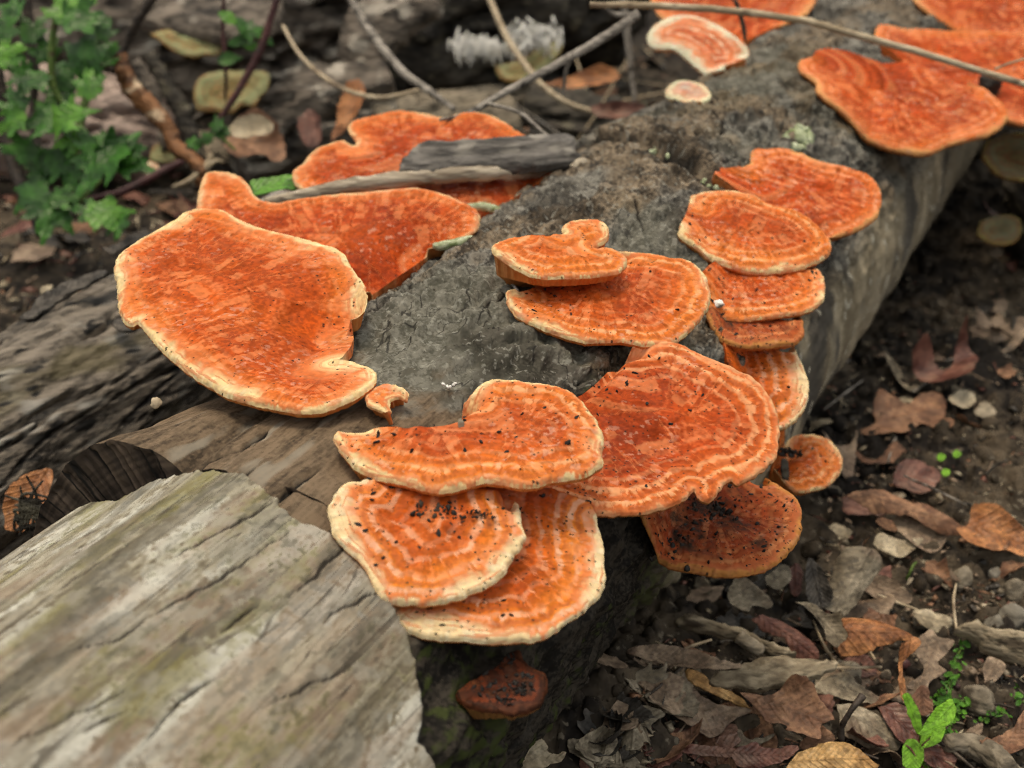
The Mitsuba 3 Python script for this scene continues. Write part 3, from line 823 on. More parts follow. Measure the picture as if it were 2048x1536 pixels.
FUNGI = [
    # big front left
    dict(margin=[(702, 634), (719, 628), (734, 606), (730, 575), (703, 540), (693, 520), (672, 507), (625, 493), (566, 475), (520, 464), (480, 448), (440, 437), (400, 433), (370, 438), (352, 450), (326, 464),
                 (301, 479), (272, 496), (250, 512), (236, 523), (229, 540), (232, 563), (234, 598), (240, 626), (252, 648), (268, 655), (275, 648), (283, 657), (309, 688), (344, 720), (383, 755), (426, 780), (465, 798),
                 (512, 812), (563, 825), (600, 831), (640, 830), (664, 823), (703, 809), (734, 786), (754, 758), (750, 738), (734, 724), (703, 717), (668, 714)],
         attach=[(684, 700), (700, 672), (704, 650)], anchor=(705, 665), lift=0.026, tilt=6, roll=-3, mat='cap_smooth', rim=0.0028, und=0.0045, wav=0.004, dome=0.001, seed=1, hold=True, blend=.022,
         label='largest orange shelf fungus with broad cream rim, leftmost on the log'),
    # behind it, under the stick
    dict(margin=[(740, 585), (640, 590), (500, 545), (420, 505), (398, 470), (393, 434), (393, 410), (400, 379), (410, 354), (425, 349), (441, 349), (478, 359), (500, 374), (509, 390), (530, 402), (560, 406), (600, 398), (640, 392), (700, 388), (770, 385), (839, 385), (894, 393), (928, 410), (955, 424), (961, 441), (955, 458), (940, 473), (908, 484), (880, 490), (856, 494)],
         attach=[(842, 508), (830, 527), (784, 553), (755, 566)], anchor=(815, 530), lift=0.004, tilt=9, roll=-3, mat='cap_red', rim=0.0022, und=0.003, wav=0.003, seed=2, hold=True, blend=.014, seat=[(842, 508), (830, 527), (784, 553), (748, 566)],
         label='long orange red shelf fungus just in front of the grey stick, with raised left lobe'),
    # farther behind, under the bark strip: two lobes
    dict(margin=[(960, 435), (860, 440), (760, 450), (690, 440), (620, 395), (600, 372), (588, 362), (584, 340), (601, 325), (625, 299), (650, 291), (672, 286), (690, 283), (704, 292), (711, 284), (700, 268), (696, 252), (720, 239), (771, 229), (812, 226), (853, 229), (884, 237), (918, 235), (949, 232), (986, 239), (1010, 253), (1034, 270), (1080, 300), (1110, 330), (1114, 358), (1096, 371)],
         attach=[(1060, 392), (1045, 408), (1010, 421)], anchor=(1045, 402), lift=0.004, tilt=9, roll=-2, mat='cap_red', rim=0.0022, und=0.004, wav=0.004, seed=3, hold=True, seat=[(1060, 392), (1045, 408), (1010, 421)], step=0.0014,
         label='two-lobed orange shelf fungus under the dark bark strip, farthest back on the left'),
    # small double one on top
    dict(margin=[(1126, 476), (1123, 462), (1131, 454), (1155, 447), (1194, 445), (1214, 455), (1219, 474), (1206, 490), (1186, 500), (1196, 500), (1215, 497), (1241, 507), (1254, 521), (1250, 537), (1233, 550), (1186, 556), (1147, 560), (1100, 562), (1061, 558), (1030, 545), (1006, 529), (984, 511), (984, 500), (1006, 488), (1030, 481)],
         attach=[(1069, 477), (1100, 480)], anchor=(1080, 478), lift=0.034, tilt=12, roll=2, mat='cap_zoned', rim=0.0024, und=0.003, wav=0.003, thick=0.006, root=0.034, seed=4, blend=.0008,
         label='small knobbly orange fungus with a raised round lobe, above the round middle fungus'),
    dict(margin=[(1030, 582), (1014, 588), (1010, 602), (1020, 622), (1037, 638), (1069, 654), (1108, 670), (1147, 683), (1186, 692), (1233, 692), (1262, 695), (1288, 700), (1334, 692), (1366, 677), (1393, 652), (1414, 625), (1420, 602), (1416, 572), (1404, 551), (1377, 531), (1346, 524), (1295, 512), (1250, 502), (1215, 495)],
         attach=[(1180, 490), (1120, 510), (1090, 545), (1060, 572)], anchor=(1090, 560), lift=0.018, tilt=15, roll=5, mat='cap_zoned', rim=0.0026, und=0.0035, wav=0.003, seed=5, dirt=70,
         label='round orange shelf fungus at the middle of the log, directly under the small knobbly one'),
    # big lower right
    dict(margin=[(1265, 690), (1310, 684), (1365, 692), (1416, 719), (1463, 746), (1502, 764), (1529, 789), (1549, 814), (1558, 844), (1560, 874), (1555, 906), (1541, 928), (1514, 950), (1486, 966), (1474, 974), (1462, 962), (1443, 980), (1424, 1005), (1408, 1010), (1394, 1002), (1386, 986), (1376, 1002), (1357, 1012), (1326, 1023), (1287, 1033), (1248, 1036), (1200, 1033), (1147, 1020), (1088, 1002), (1030, 985), (1000, 965)],
         attach=[(985, 930), (1020, 880), (1090, 820), (1135, 790), (1170, 765), (1200, 735), (1225, 705)], anchor=(1160, 775), lift=0.01, tilt=14, roll=8, mat='cap_big', rim=0.0024, und=0.005, wav=0.003, dome=-0.002, seed=6, blend=.005, dirt=110, dirt_at=0.02,
         label='big deep red orange shelf fungus with fine pale rings, lowest right of the middle cluster'),
    dict(margin=[(735, 862), (700, 868), (674, 866), (668, 884), (686, 916), (717, 943), (756, 963), (815, 978), (850, 988), (880, 992), (905, 988), (952, 974), (983, 972), (1030, 982), (1069, 980), (1108, 959), (1147, 953), (1178, 945), (1205, 923), (1203, 900), (1207, 880), (1205, 857), (1190, 834), (1166, 810), (1139, 793), (1108, 785), (1069, 778), (1014, 773), (983, 769), (960, 775), (942, 788), (926, 806)],
         attach=[(905, 828), (881, 840), (834, 845), (795, 842), (760, 850)], anchor=(850, 838), lift=0.012, tilt=9, roll=-1, mat='cap_zoned', rim=0.0028, und=0.0050, wav=0.004, dome=0.001, seed=7, blend=.005, root=.022, dirt=60,
         label='wavy kidney-shaped orange shelf fungus with cream margin, in front at the centre of the log'),
    dict(margin=[(770, 842), (745, 834), (736, 815), (735, 796), (748, 776), (776, 768), (803, 775), (817, 789), (812, 803), (796, 797), (782, 810), (788, 834)],
         attach=[(780, 846)], anchor=(775, 840), lift=0.0, tilt=26, roll=-10, mat='cap_zoned', rim=0.0020, und=0.002, wav=0.002, thick=0.004, root=0.014, seed=8, step=0.0009,
         label='tiny curled orange and cream fungus nub, beside the right tip of the largest fungus'),
    dict(margin=[(720, 980), (695, 986), (682, 995), (670, 1018), (656, 1050), (657, 1071), (664, 1084), (668, 1106), (698, 1131), (725, 1155), (745, 1180), (757, 1203), (772, 1211), (803, 1210), (854, 1211), (893, 1205), (924, 1196), (944, 1187), (971, 1176), (995, 1162), (1012, 1143), (1024, 1118), (1045, 1090), (1051, 1070), (1046, 1045), (1041, 1014), (1030, 998)],
         attach=[(1036, 975), (1010, 955), (900, 950), (780, 968)], anchor=(850, 1000), lift=0.014, tilt=16, roll=3, mat='cap_banded', rim=0.0026, und=0.004, wav=0.003, seed=9, blend=.004, seat=[(1022, 1000), (900, 1000), (760, 1000)], dirt=90,
         label='strongly banded orange and white shelf fungus overlapping the pale sawn butt end'),
    dict(margin=[(750, 1200), (764, 1226), (778, 1245), (811, 1266), (854, 1281), (913, 1287), (983, 1291), (1030, 1287), (1080, 1281), (1108, 1268), (1147, 1243), (1186, 1213), (1205, 1186), (1212, 1155), (1209, 1123), (1207, 1092), (1200, 1064), (1194, 1040)],
         attach=[(1176, 1010), (1110, 990), (1000, 960), (850, 1060), (770, 1160)], anchor=(960, 1080), lift=0.01, tilt=14, roll=8, mat='cap_banded', rim=0.0024, und=0.003, wav=0.003, seed=10, on_it=False, blend=.004, seat=[(1130, 1020), (1040, 1040), (920, 1110), (800, 1180)], dirt=110, dirt_at=0.03,
         label='yellow rimmed orange shelf fungus, lowest of the front stack and hanging above the dark ground'),
    dict(margin=[(912, 1396), (914, 1408), (932, 1424), (971, 1436), (1000, 1436), (1022, 1441), (1061, 1432), (1084, 1413), (1096, 1387), (1095, 1362), (1075, 1350), (1053, 1336), (1041, 1310)],
         attach=[(1020, 1315), (990, 1342), (950, 1368)], anchor=(975, 1352), lift=0.008, tilt=14, roll=0, mat='cap_dark', rim=0.0022, und=0.004, wav=0.003, seed=11, on_it=False, blend=.004, dirt=170, dirt_at=0.04,
         label='small dark dirt-covered fungus at the foot of the log, near the bottom'),
    dict(margin=[(1262, 1050), (1252, 1080), (1275, 1108), (1307, 1124), (1346, 1143), (1385, 1150), (1424, 1158), (1463, 1160), (1502, 1155), (1529, 1147), (1560, 1127), (1584, 1102), (1600, 1073), (1603, 1041), (1601, 1018), (1588, 998), (1560, 979), (1530, 958)],
         attach=[(1480, 930), (1380, 950), (1300, 1000)], anchor=(1330, 980), lift=0.008, tilt=15, roll=3, mat='cap_dirty', rim=0.0026, und=0.003, wav=0.003, seed=12, blend=.004, dirt=260, dirt_at=0.045,
         label='dark soil-smeared orange shelf fungus below the big red orange one, close above the leaf litter'),
    dict(margin=[(1572, 886), (1584, 876), (1600, 872), (1627, 873), (1654, 883), (1674, 902), (1684, 922), (1682, 943), (1668, 965), (1640, 980), (1611, 988), (1588, 986), (1566, 968), (1548, 942)],
         attach=[(1540, 915), (1556, 898)], anchor=(1552, 920), lift=0.0, tilt=15, roll=6, mat='cap_zoned', rim=0.0022, und=0.003, wav=0.002, seed=13, dirt=30,
         label='small round orange fungus sticking out at the right, above the bare soil'),
    # right stack
    dict(margin=[(1378, 410), (1384, 394), (1420, 383), (1464, 384), (1504, 394), (1534, 409), (1585, 424), (1621, 443), (1645, 464), (1661, 487), (1661, 506), (1640, 523), (1603, 537), (1556, 545), (1504, 547), (1464, 540), (1420, 526), (1388, 511), (1357, 500), (1350, 489), (1354, 474)],
         attach=[(1362, 458), (1372, 432)], anchor=(1370, 440), lift=0.002, tilt=17, roll=6, mat='cap_zoned', rim=0.0028, und=0.003, wav=0.003, dome=0.001, seed=14, dirt=40, thick=0.012, root=0.012,
         label='oval orange shelf fungus speckled with dirt, uppermost of the right-hand stack'),
    dict(margin=[(1479, 346), (1500, 328), (1501, 312), (1506, 300), (1537, 301), (1563, 300), (1599, 310), (1636, 325), (1680, 337), (1709, 347), (1738, 358), (1753, 374), (1763, 398), (1760, 420), (1749, 442), (1720, 460), (1694, 470), (1665, 476), (1630, 478)],
         attach=[(1560, 460), (1470, 410), (1418, 380), (1430, 362), (1450, 358)], anchor=(1450, 368), lift=0.0, tilt=16, roll=8, mat='cap_far', rim=0.0026, und=0.0025, wav=0.002, seed=15,
         label='orange shelf fungus with wide pink rings, tucked behind the top of the right stack'),
    dict(margin=[(1615, 528), (1630, 536), (1644, 553), (1650, 578), (1646, 602), (1631, 617), (1600, 632), (1553, 640), (1520, 642), (1482, 643), (1443, 637), (1412, 629), (1392, 612)],
         attach=[(1392, 585), (1410, 560), (1440, 530), (1530, 515)], anchor=(1420, 565), lift=0.003, tilt=13, roll=5, mat='cap_zoned', rim=0.0024, und=0.003, wav=0.002, seed=16, blend=.004, dirt=130, dirt_at=0.02,
         label='orange shelf fungus second in the right-hand stack, holding a tiny white chip'),
    dict(margin=[(1590, 628), (1603, 638), (1607, 656), (1606, 676), (1590, 690), (1560, 692), (1521, 697), (1482, 699), (1451, 691), (1420, 677), (1405, 660)],
         attach=[(1420, 640), (1500, 620)], anchor=(1425, 650), lift=0.005, tilt=13, roll=5, mat='cap_dirty', rim=0.0022, und=0.002, wav=0.002, seed=17, blend=.004, dirt=70, dirt_at=0.02,
         label='thin dirty orange fungus, third in the right-hand stack'),
    dict(margin=[(1586, 690), (1592, 706), (1598, 724), (1611, 750), (1617, 781), (1613, 810), (1600, 836), (1580, 853), (1560, 862), (1530, 858)],
         attach=[(1480, 830), (1440, 760), (1425, 712), (1470, 690), (1530, 680)], anchor=(1435, 715), lift=0, tilt=22, roll=8, mat='cap_banded', rim=0.0024, und=0.003, wav=0.002, seed=18, blend=.004, dirt=40,
         label='bright yellow orange fungus with pale rim, fourth and lowest of the right-hand stack'),
    # upper right
    dict(margin=[(1604, 146), (1590, 153), (1589, 179), (1604, 196), (1621, 212), (1619, 230), (1636, 248), (1669, 261), (1694, 272), (1720, 285), (1757, 294), (1793, 304), (1841, 312), (1870, 307), (1903, 293), (1950, 281), (1979, 268), (2009, 248), (2016, 226), (2001, 205), (1976, 183), (1957, 170), (1940, 158)],
         attach=[(1900, 128), (1800, 105), (1731, 108), (1690, 104), (1651, 106), (1629, 117), (1618, 140)], anchor=(1660, 112), lift=0.019, tilt=15, roll=4, mat='cap_far', rim=0.0030, und=0.004, wav=0.004, dome=-0.001, seed=19, step=0.0016, thick=0.014,
         label='large orange shelf fungus with orange lip, at the upper right above the log flank'),
    dict(margin=[(1742, 116), (1744, 82), (1760, 64), (1811, 60), (1900, 66), (2048, 72), (2180, 100), (2260, 160), (2210, 230), (2110, 256), (2048, 248), (2000, 236), (1960, 215)],
         attach=[(1900, 190), (1820, 150)], anchor=(1760, 90), lift=0.022, tilt=14, roll=5, mat='cap_far', rim=0.0028, und=0.004, wav=0.003, seed=20, step=0.0018,
         label='wide orange fungus behind the upper right one, reaching out of the frame'),
    dict(margin=[(1795, -30), (1800, 2), (1811, 24), (1822, 47), (1848, 62), (1877, 69), (1917, 68), (1950, 74), (1994, 80), (2048, 78), (2160, 70), (2260, 30), (2300, -30), (2220, -80)],
         attach=[(2050, -110), (1880, -90)], anchor=(1830, -10), lift=0.075, tilt=17, roll=4, mat='cap_far', rim=0.0028, und=0.008, wav=0.004, seed=21, step=0.0018,
         label='lumpy orange fungus cut off by the top right corner of the picture'),
    dict(margin=[(1470, 96), (1420, 80), (1360, 62), (1322, 42), (1306, 16), (1300, -20), (1330, -60), (1450, -80), (1580, -60), (1634, -20), (1632, 4), (1618, 26), (1592, 47), (1560, 66)],
         attach=[(1540, 78), (1505, 92)], anchor=(1545, 70), lift=0.0, tilt=15, roll=-5, mat='cap_far', rim=0.0026, und=0.004, wav=0.003, seed=22, step=0.0018,
         label='orange fungus on the far left log shoulder at the top edge, crossed by a stem'),
    dict(margin=[(1496, 118), (1497, 102), (1475, 80), (1446, 62), (1410, 47), (1373, 38), (1337, 40), (1307, 55), (1293, 74), (1300, 92), (1322, 102), (1345, 104), (1360, 112), (1384, 131), (1410, 155), (1435, 166), (1450, 160), (1447, 150)],
         attach=[(1470, 146), (1490, 132)], anchor=(1480, 132), lift=0.0, tilt=24, roll=-6, mat='cap_white', rim=0.0032, und=0.006, wav=0.004, seed=23, step=0.0014,
         label='whitish green rimmed fungus with an orange streaked middle, on the left shoulder near the top'),
    dict(margin=[(1405, 219), (1418, 206), (1421, 190), (1406, 175), (1373, 167), (1347, 170), (1329, 184), (1333, 197), (1355, 205), (1384, 215)],
         attach=[(1396, 222)], anchor=(1400, 214), lift=0.0, tilt=24, roll=-4, mat='cap_pale', rim=0.0028, und=0.003, wav=0.003, seed=24, step=0.0014,
         label='small cream coloured young fungus, lying just below the whitish green rimmed one'),
]
for spec in FUNGI:
    shelf(**spec)
# ------------------------------------------------------------------ leaves
def stuv(k, n):
    return np.tile([[float(STYLE[k]), 0.0]], (n, 1))


def wood_add(name, mesh, style, parent=None, **kw):
    return add(name, mesh, 'wood', parent, uv=stuv(style, len(mesh[0])), **kw)


def leaf_mesh(out, P, e1, e2, n, style, curl=0.2, seed=0, thick=0.0005, step=0.0022, axis=None, wrinkle=1.0, ground=True, bend=0.0):
    out = resample(out, step, True)
    h = np.concatenate([out, 0 * out[:, :1]], 1)
    out = out + (np.stack([meshkit.fbm(h * 400 + seed, 2, seed), meshkit.fbm(h * 400 + seed + 50, 2, seed + 1)], 1) - 0.5) * step * 0.9
    v, f, nb = triangulate(out, step, (), seed)
    c = v[:nb].mean(0)
    if axis is None:
        ev, vec = np.linalg.eigh(np.cov((v - c).T))
        axis = vec[:, 1]
    a = np.asarray(axis, float) / np.linalg.norm(axis)
    b = np.array([-a[1], a[0]])
    u, w = (v - c) @ a, (v - c) @ b
    U = (u - u.min()) / max(np.ptp(u), 1e-6)
    W = np.max(np.abs(w))
    x = w / max(W, 1e-6)
    h = np.concatenate([v, 0 * v[:, :1] + seed * 1.7], 1)
    z = curl * W * (x * x) + bend * np.ptp(u) * (U - 0.5) ** 2 * 4 + wrinkle * (0.0085 * (meshkit.fbm(h * 42, 2, seed) - 0.5) + 0.0032 * (meshkit.fbm(h * 130, 3, seed + 1) - 0.5) + 0.0009 * (meshkit.fbm(h * 380, 2, seed + 2) - 0.5))
    vv, ff = slab3(v, f, nb, z + thick / 2, z - thick / 2, P, e1, e2, n)
    if ground:
        low = ground_z(vv[:, 0], vv[:, 1]) + 0.0022
        m = len(v)
        dz = np.maximum(low - vv[:, 2], 0)
        dz = np.maximum(dz[:m], dz[m:])
        vv[:, 2] += np.tile(dz, 2) + np.concatenate([np.full(m, thick / 2), np.zeros(m)]) * (np.tile(dz, 2) > 0)
    uv = np.tile(np.stack([U * np.ptp(u) / max(W * 2, 1e-6) * 0.55, 10 * STYLE[style] + 5 + np.clip(x, -1, 1)], 1), (2, 1))
    return (vv, ff), uv


def leaf_px(px, style, lift, n=(0, -0.3), curl=0.15, seed=0, label='', name='dead_leaf', category='dead leaf', group=None, P=None, parent=None, smooth=True, kind=None, **kw):
    px = np.asarray(px, float)
    c = px.mean(0)
    if P is None:
        P = on_ground(*c, lift)
    e1, e2, n = frame([n[0], n[1], 1.0])
    q = np.array([on_plane(x, y, P, n) for x, y in catmull(np.vstack([px, px[:1]]), 3)[:-1]]) - P
    out = np.stack([q @ e1, q @ e2], 1)
    m, uv = leaf_mesh(out, P, e1, e2, n, style, curl, seed, **kw)
    return add(name, m, 'leaf', parent, label or None, category if label else None, group, uv=uv)


def C(x0, y0, pts):
    return [(x0 + x / 2.56, y0 + y / 2.56) for x, y in pts]


R7, R6, R5 = (1248, 936), (1248, 500), (600, 936)
LITTER = [
    (R7, [(10, 950), (60, 925), (200, 918), (350, 930), (480, 975), (590, 1000), (600, 1025), (480, 1035), (350, 1030), (200, 1010), (60, 985)], 'leaf_taupe', .020, (0, -.35), .35, 'long narrow smooth brown leaf lying across the litter, pointed at both ends'),
    (R7, [(20, 1030), (120, 1040), (240, 1070), (340, 1130), (420, 1200), (560, 1240), (640, 1260), (560, 1300), (450, 1400), (350, 1340), (250, 1290), (150, 1230), (80, 1120)], 'leaf_taupe', .012, (.05, -.45), .25, 'large torn grey brown leaf below the long narrow leaf'),
    (R7, [(590, 1160), (640, 1150), (750, 1170), (820, 1120), (870, 1090), (960, 1130), (1000, 1200), (1080, 1280), (1010, 1310), (1000, 1400), (900, 1380), (820, 1370), (830, 1330), (740, 1320), (690, 1260), (640, 1200)], 'leaf_brown', .022, (-.15, -.6), .35, 'crumpled warm brown leaf folded upward in front of the layered bark piece'),
    (R7, [(1140, 730), (1200, 718), (1290, 740), (1370, 800), (1480, 860), (1505, 890), (1440, 880), (1330, 900), (1250, 930), (1150, 935), (1105, 910), (1150, 860), (1120, 800)], 'leaf_orange', .034, (.1, -.45), -.45, 'bright orange brown leaf with a rolled tip, highest on the litter'),
    (R7, [(1470, 868), (1505, 890), (1480, 930), (1425, 1000), (1425, 1090), (1430, 1190), (1405, 1180), (1395, 1080), (1400, 1000), (1380, 930)], 'leaf_orange', .026, (.3, -.9), .3, 'narrow rolled orange leaf strip hanging from the bright orange brown leaf'),
    (R7, [(1050, 600), (1120, 420), (1180, 400), (1250, 420), (1330, 470), (1290, 560), (1200, 680), (1130, 750), (1020, 720), (1070, 660)], 'leaf_grey', .028, (.15, -.75), -.3, 'broad dusty khaki leaf standing up behind the bright orange brown leaf'),
    (R7, [(930, 640), (940, 460), (990, 480), (1030, 540), (1070, 660), (1020, 720), (960, 700)], 'leaf_black', .022, (-.2, -.9), .25, 'blackish upright leaf left of the broad khaki leaf'),
    (R7, [(880, 690), (960, 690), (1030, 750), (1100, 760), (1145, 840), (1110, 930), (1040, 900), (1020, 820), (980, 760)], 'leaf_grey', .020, (-.1, -.6), .45, 'grey curled leaf with a pale wavy edge, left of the orange leaf'),
    (R7, [(820, 1545), (900, 1450), (1000, 1410), (1110, 1398), (1180, 1420), (1250, 1480), (1290, 1545)], 'leaf_tan', .020, (0, -.6), -.2, 'yellow tan leaf at the bottom edge with a dark raised stalk'),
    (R7, [(1090, 1215), (1200, 1200), (1330, 1260), (1400, 1340), (1410, 1440), (1300, 1430), (1200, 1380), (1130, 1340)], 'leaf_grey', .014, (.1, -.45), -.25, 'grey veined leaf just right of the dark raised stalk'),
    (R7, [(960, 1130), (1040, 1080), (1140, 1050), (1200, 1110), (1300, 1150), (1385, 1220), (1250, 1200), (1100, 1190), (1010, 1160)], 'leaf_grey', .010, (.05, -.3), .1, 'pale greyish leaf piece lying flat above the grey veined leaf'),
    (R7, [(1300, 1220), (1400, 1215), (1480, 1290), (1560, 1400), (1690, 1490), (1680, 1540), (1560, 1540), (1420, 1440), (1350, 1330)], 'leaf_red', .010, (.1, -.4), .2, 'dark red leaf behind the green sprout at the bottom right'),
    (R7, [(1140, 140), (1250, 110), (1420, 95), (1550, 160), (1650, 240), (1730, 290), (1740, 325), (1660, 330), (1570, 290), (1480, 240), (1400, 230), (1260, 200)], 'leaf_brown', .022, (.1, -.55), -.5, 'long twisted brown leaf with an olive tint, right of the small round fungus'),
    (R7, [(1110, 160), (1140, 250), (1250, 240), (1340, 245), (1250, 200), (1150, 150)], 'leaf_red', .010, (0, -.4), .2, 'dark red leaf tip under the left end of the long twisted leaf'),
    (R7, [(1375, 260), (1450, 230), (1560, 280), (1650, 340), (1630, 400), (1560, 440), (1470, 400), (1400, 320)], 'leaf_taupe', .010, (0, -.35), .2, 'purplish grey leaf beneath the long twisted leaf'),
    (R7, [(1700, 320), (1770, 280), (1780, 210), (1900, 230), (1990, 280), (2060, 340), (2050, 460), (1960, 430), (1860, 440), (1750, 390)], 'leaf_orange', .016, (-.1, -.5), .3, 'orange brown leaf with a pale midrib at the right edge'),
    (R7, [(1280, 380), (1310, 330), (1400, 360), (1530, 370), (1480, 420), (1410, 460), (1330, 425)], 'leaf_pale', .012, (0, -.35), .15, 'small beige leaf scrap below the long twisted leaf'),
    (R6, [(1440, 1090), (1530, 1090), (1620, 1160), (1560, 1250), (1480, 1240), (1380, 1200), (1400, 1110)], 'leaf_red', .010, (0, -.4), .15, 'reddish leaf above the long twisted leaf, beside three bright round seedling leaves'),
    (R6, [(1450, 560), (1500, 500), (1560, 530), (1610, 610), (1680, 590), (1700, 420), (1760, 500), (1800, 570), (1760, 640), (1700, 720), (1600, 720), (1510, 670)], 'leaf_red', .018, (0, -.8), .9, 'dark maroon cupped leaf on the soil, right of the log'),
    (R6, [(1270, 830), (1300, 740), (1380, 760), (1450, 800), (1500, 760), (1600, 740), (1650, 790), (1640, 860), (1690, 880), (1640, 950), (1530, 900), (1450, 940), (1290, 955), (1200, 930), (1290, 890)], 'leaf_brown', .008, (0, -.25), .1, 'flat torn pinkish brown leaf below the dark maroon cupped leaf'),
    (R6, [(1330, 510), (1400, 590), (1480, 690), (1545, 738), (1440, 720), (1360, 620)], 'leaf_grey', .010, (.2, -.6), .3, 'narrow olive grey leaf blade leaning on the cupped maroon leaf'),
    (R6, [(1660, 760), (1730, 720), (1800, 760), (1770, 810), (1690, 800)], 'leaf_pale', .010, (0, -.3), .1, 'pale grey leaf scrap at the right end of the torn pinkish leaf'),
    (R6, [(1790, 830), (1850, 770), (1905, 840), (1840, 860)], 'leaf_grey', .006, (0, -.3), .1, 'greenish grey square scrap right of the torn pinkish leaf'),
    (R6, [(1000, 950), (1080, 990), (1160, 990), (1190, 930), (1185, 1050), (1170, 1190), (1110, 1130), (1090, 1050)], 'leaf_taupe', .012, (.1, -.6), .2, 'drab olive brown leaf tucked behind the small round fungus'),
    (R6, [(1170, 1020), (1290, 1080), (1380, 990), (1450, 1040), (1440, 1090), (1250, 1100)], 'leaf_brown', .008, (0, -.4), .2, 'dull red brown leaf between the small round fungus and the seedling'),
    (R6, [(1990, 460), (2010, 360), (2060, 350), (2070, 420), (2000, 500), (1930, 530)], 'leaf_taupe', .012, (0, -.5), .2, 'grey brown leaf at the right edge of the picture, beside the cupped maroon leaf'),
    (R5, [(790, 1420), (850, 1400), (960, 1410), (1060, 1390), (1200, 1380), (1260, 1420), (1280, 1470), (1360, 1450), (1340, 1500), (1240, 1540), (1260, 1570), (900, 1570), (850, 1480)], 'leaf_pale', .012, (0, -.35), .12, 'broad pale beige ragged leaf at the bottom edge below the dirty small fungus'),
    (R5, [(490, 1450), (550, 1380), (640, 1410), (665, 1470), (640, 1540), (600, 1570), (480, 1570)], 'leaf_orange', .020, (0, -.5), .2, 'rusty red leaf at the bottom edge against the pale butt of the log'),
    (R7, [(-5, 1200), (60, 1205), (180, 1240), (210, 1270), (140, 1310), (150, 1380), (110, 1330), (0, 1290)], 'leaf_grey', .008, (0, -.35), .15, 'small grey torn leaf left of the large torn grey brown leaf'),
    (R7, [(490, 1340), (600, 1330), (640, 1380), (780, 1350), (690, 1410), (560, 1420)], 'leaf_grey', .010, (0, -.35), .15, 'crinkled grey leaf scrap below the crumpled warm brown leaf'),
    (R7, [(250, 1440), (400, 1420), (560, 1440), (680, 1410), (690, 1440), (800, 1445), (900, 1450), (830, 1500), (700, 1545), (580, 1535), (540, 1480), (360, 1470)], 'leaf_red', .014, (0, -.5), .3, 'pinkish red curled leaf along the bottom edge, left of the yellow tan leaf'),
    (R7, [(900, 1410), (1000, 1330), (1040, 1350), (1080, 1390), (1050, 1430), (920, 1450)], 'leaf_brown', .012, (0, -.6), .2, 'small brown leaf tip behind the yellow tan leaf'),
    (R7, [(1470, 930), (1560, 840), (1620, 880), (1690, 890), (1650, 960), (1600, 1010), (1640, 1060), (1560, 1110), (1540, 1170), (1480, 1150), (1440, 1130), (1540, 1040), (1500, 990)], 'leaf_taupe', .012, (0, -.4), .2, 'ragged mauve brown leaf between the orange leaf and the creeping weed'),
    (R7, [(1830, 1050), (1860, 980), (1940, 1000), (1930, 1080), (1850, 1120)], 'leaf_taupe', .006, (0, -.3), .15, 'small brown leaf just right of the creeping weed'),
    (R7, [(1810, 1420), (1900, 1380), (2000, 1330), (2048, 1250), (2070, 1400), (1990, 1480), (1890, 1470)], 'leaf_brown', .012, (-.1, -.5), .35, 'curved reddish brown leaf in the bottom right corner'),
    (R7, [(650, 770), (750, 755), (870, 790), (950, 870), (1000, 970), (930, 975), (870, 950), (820, 880), (720, 830)], 'leaf_red', .018, (0, -.5), -.5, 'arched dark red leaf behind the layered bark piece'),
    (R7, [(530, 640), (570, 560), (640, 580), (760, 700), (720, 720), (660, 700), (640, 750), (600, 740), (540, 690)], 'leaf_grey', .016, (0, -.6), .15, 'jagged pale grey leaf under the dark soil-smeared fungus'),
    (R7, [(720, 560), (820, 500), (860, 560), (820, 620), (740, 610)], 'leaf_grey', .016, (0, -.6), .2, 'grey leaf piece directly below the right end of the soil-smeared fungus'),
    (R7, [(830, 540), (880, 480), (920, 540), (900, 650), (860, 640)], 'leaf_red', .014, (.1, -.7), .2, 'reddish leaf sliver left of the blackish upright leaf'),
    (R7, [(1290, 560), (1360, 500), (1370, 560), (1330, 590), (1270, 580)], 'leaf_red', .008, (0, -.4), .2, 'dull red leaf edge at the right of the broad khaki leaf'),
    (R5, [(1350, 960), (1450, 950), (1660, 1010), (1650, 1040), (1500, 1020)], 'leaf_taupe', .010, (0, -.3), .2, 'dim brown narrow leaf in the shadow right of the lowest fungi'),
    (R5, [(1270, 1080), (1400, 1000), (1480, 1080), (1450, 1140), (1300, 1160)], 'leaf_black', .010, (0, -.35), .2, 'black wet leaf right of the small dirt-covered fungus'),
    (R5, [(1220, 920), (1300, 880), (1350, 960), (1300, 1030), (1230, 1000)], 'leaf_brown', .012, (0, -.5), .2, 'dark brown leaf in the shade under the yellow rimmed fungus'),
    (R7, [(1120, 980), (1210, 960), (1290, 1000), (1280, 1070), (1180, 1080), (1120, 1040)], 'leaf_red', .006, (0, -.35), .2, 'dark red leaf half hidden below the bright orange brown leaf'),
    (R7, [(1460, 1180), (1530, 1110), (1580, 1200), (1560, 1260), (1500, 1240)], 'leaf_brown', .012, (0, -.5), .3, 'little brown leaf just above the green sprout'),
    (R7, [(1700, 1400), (1760, 1350), (1830, 1320), (1810, 1400), (1760, 1430)], 'leaf_taupe', .010, (0, -.4), .25, 'pointed brown leaf right of the green sprout'),
    (R7, [(1520, 790), (1480, 740), (1540, 715), (1600, 740), (1690, 770), (1660, 820), (1590, 830)], 'leaf_pale', .010, (0, -.45), -.2, 'pale beige scrap with a notch, right of the rolled orange tip'),
]
for i, (o, pts, st, lift, nn, curl, lab) in enumerate(LITTER):
    leaf_px(C(*o, pts), st, lift * 1.15, nn, curl * 1.7, 100 + i * 3, lab)
tl = 'dead_leaf_008'
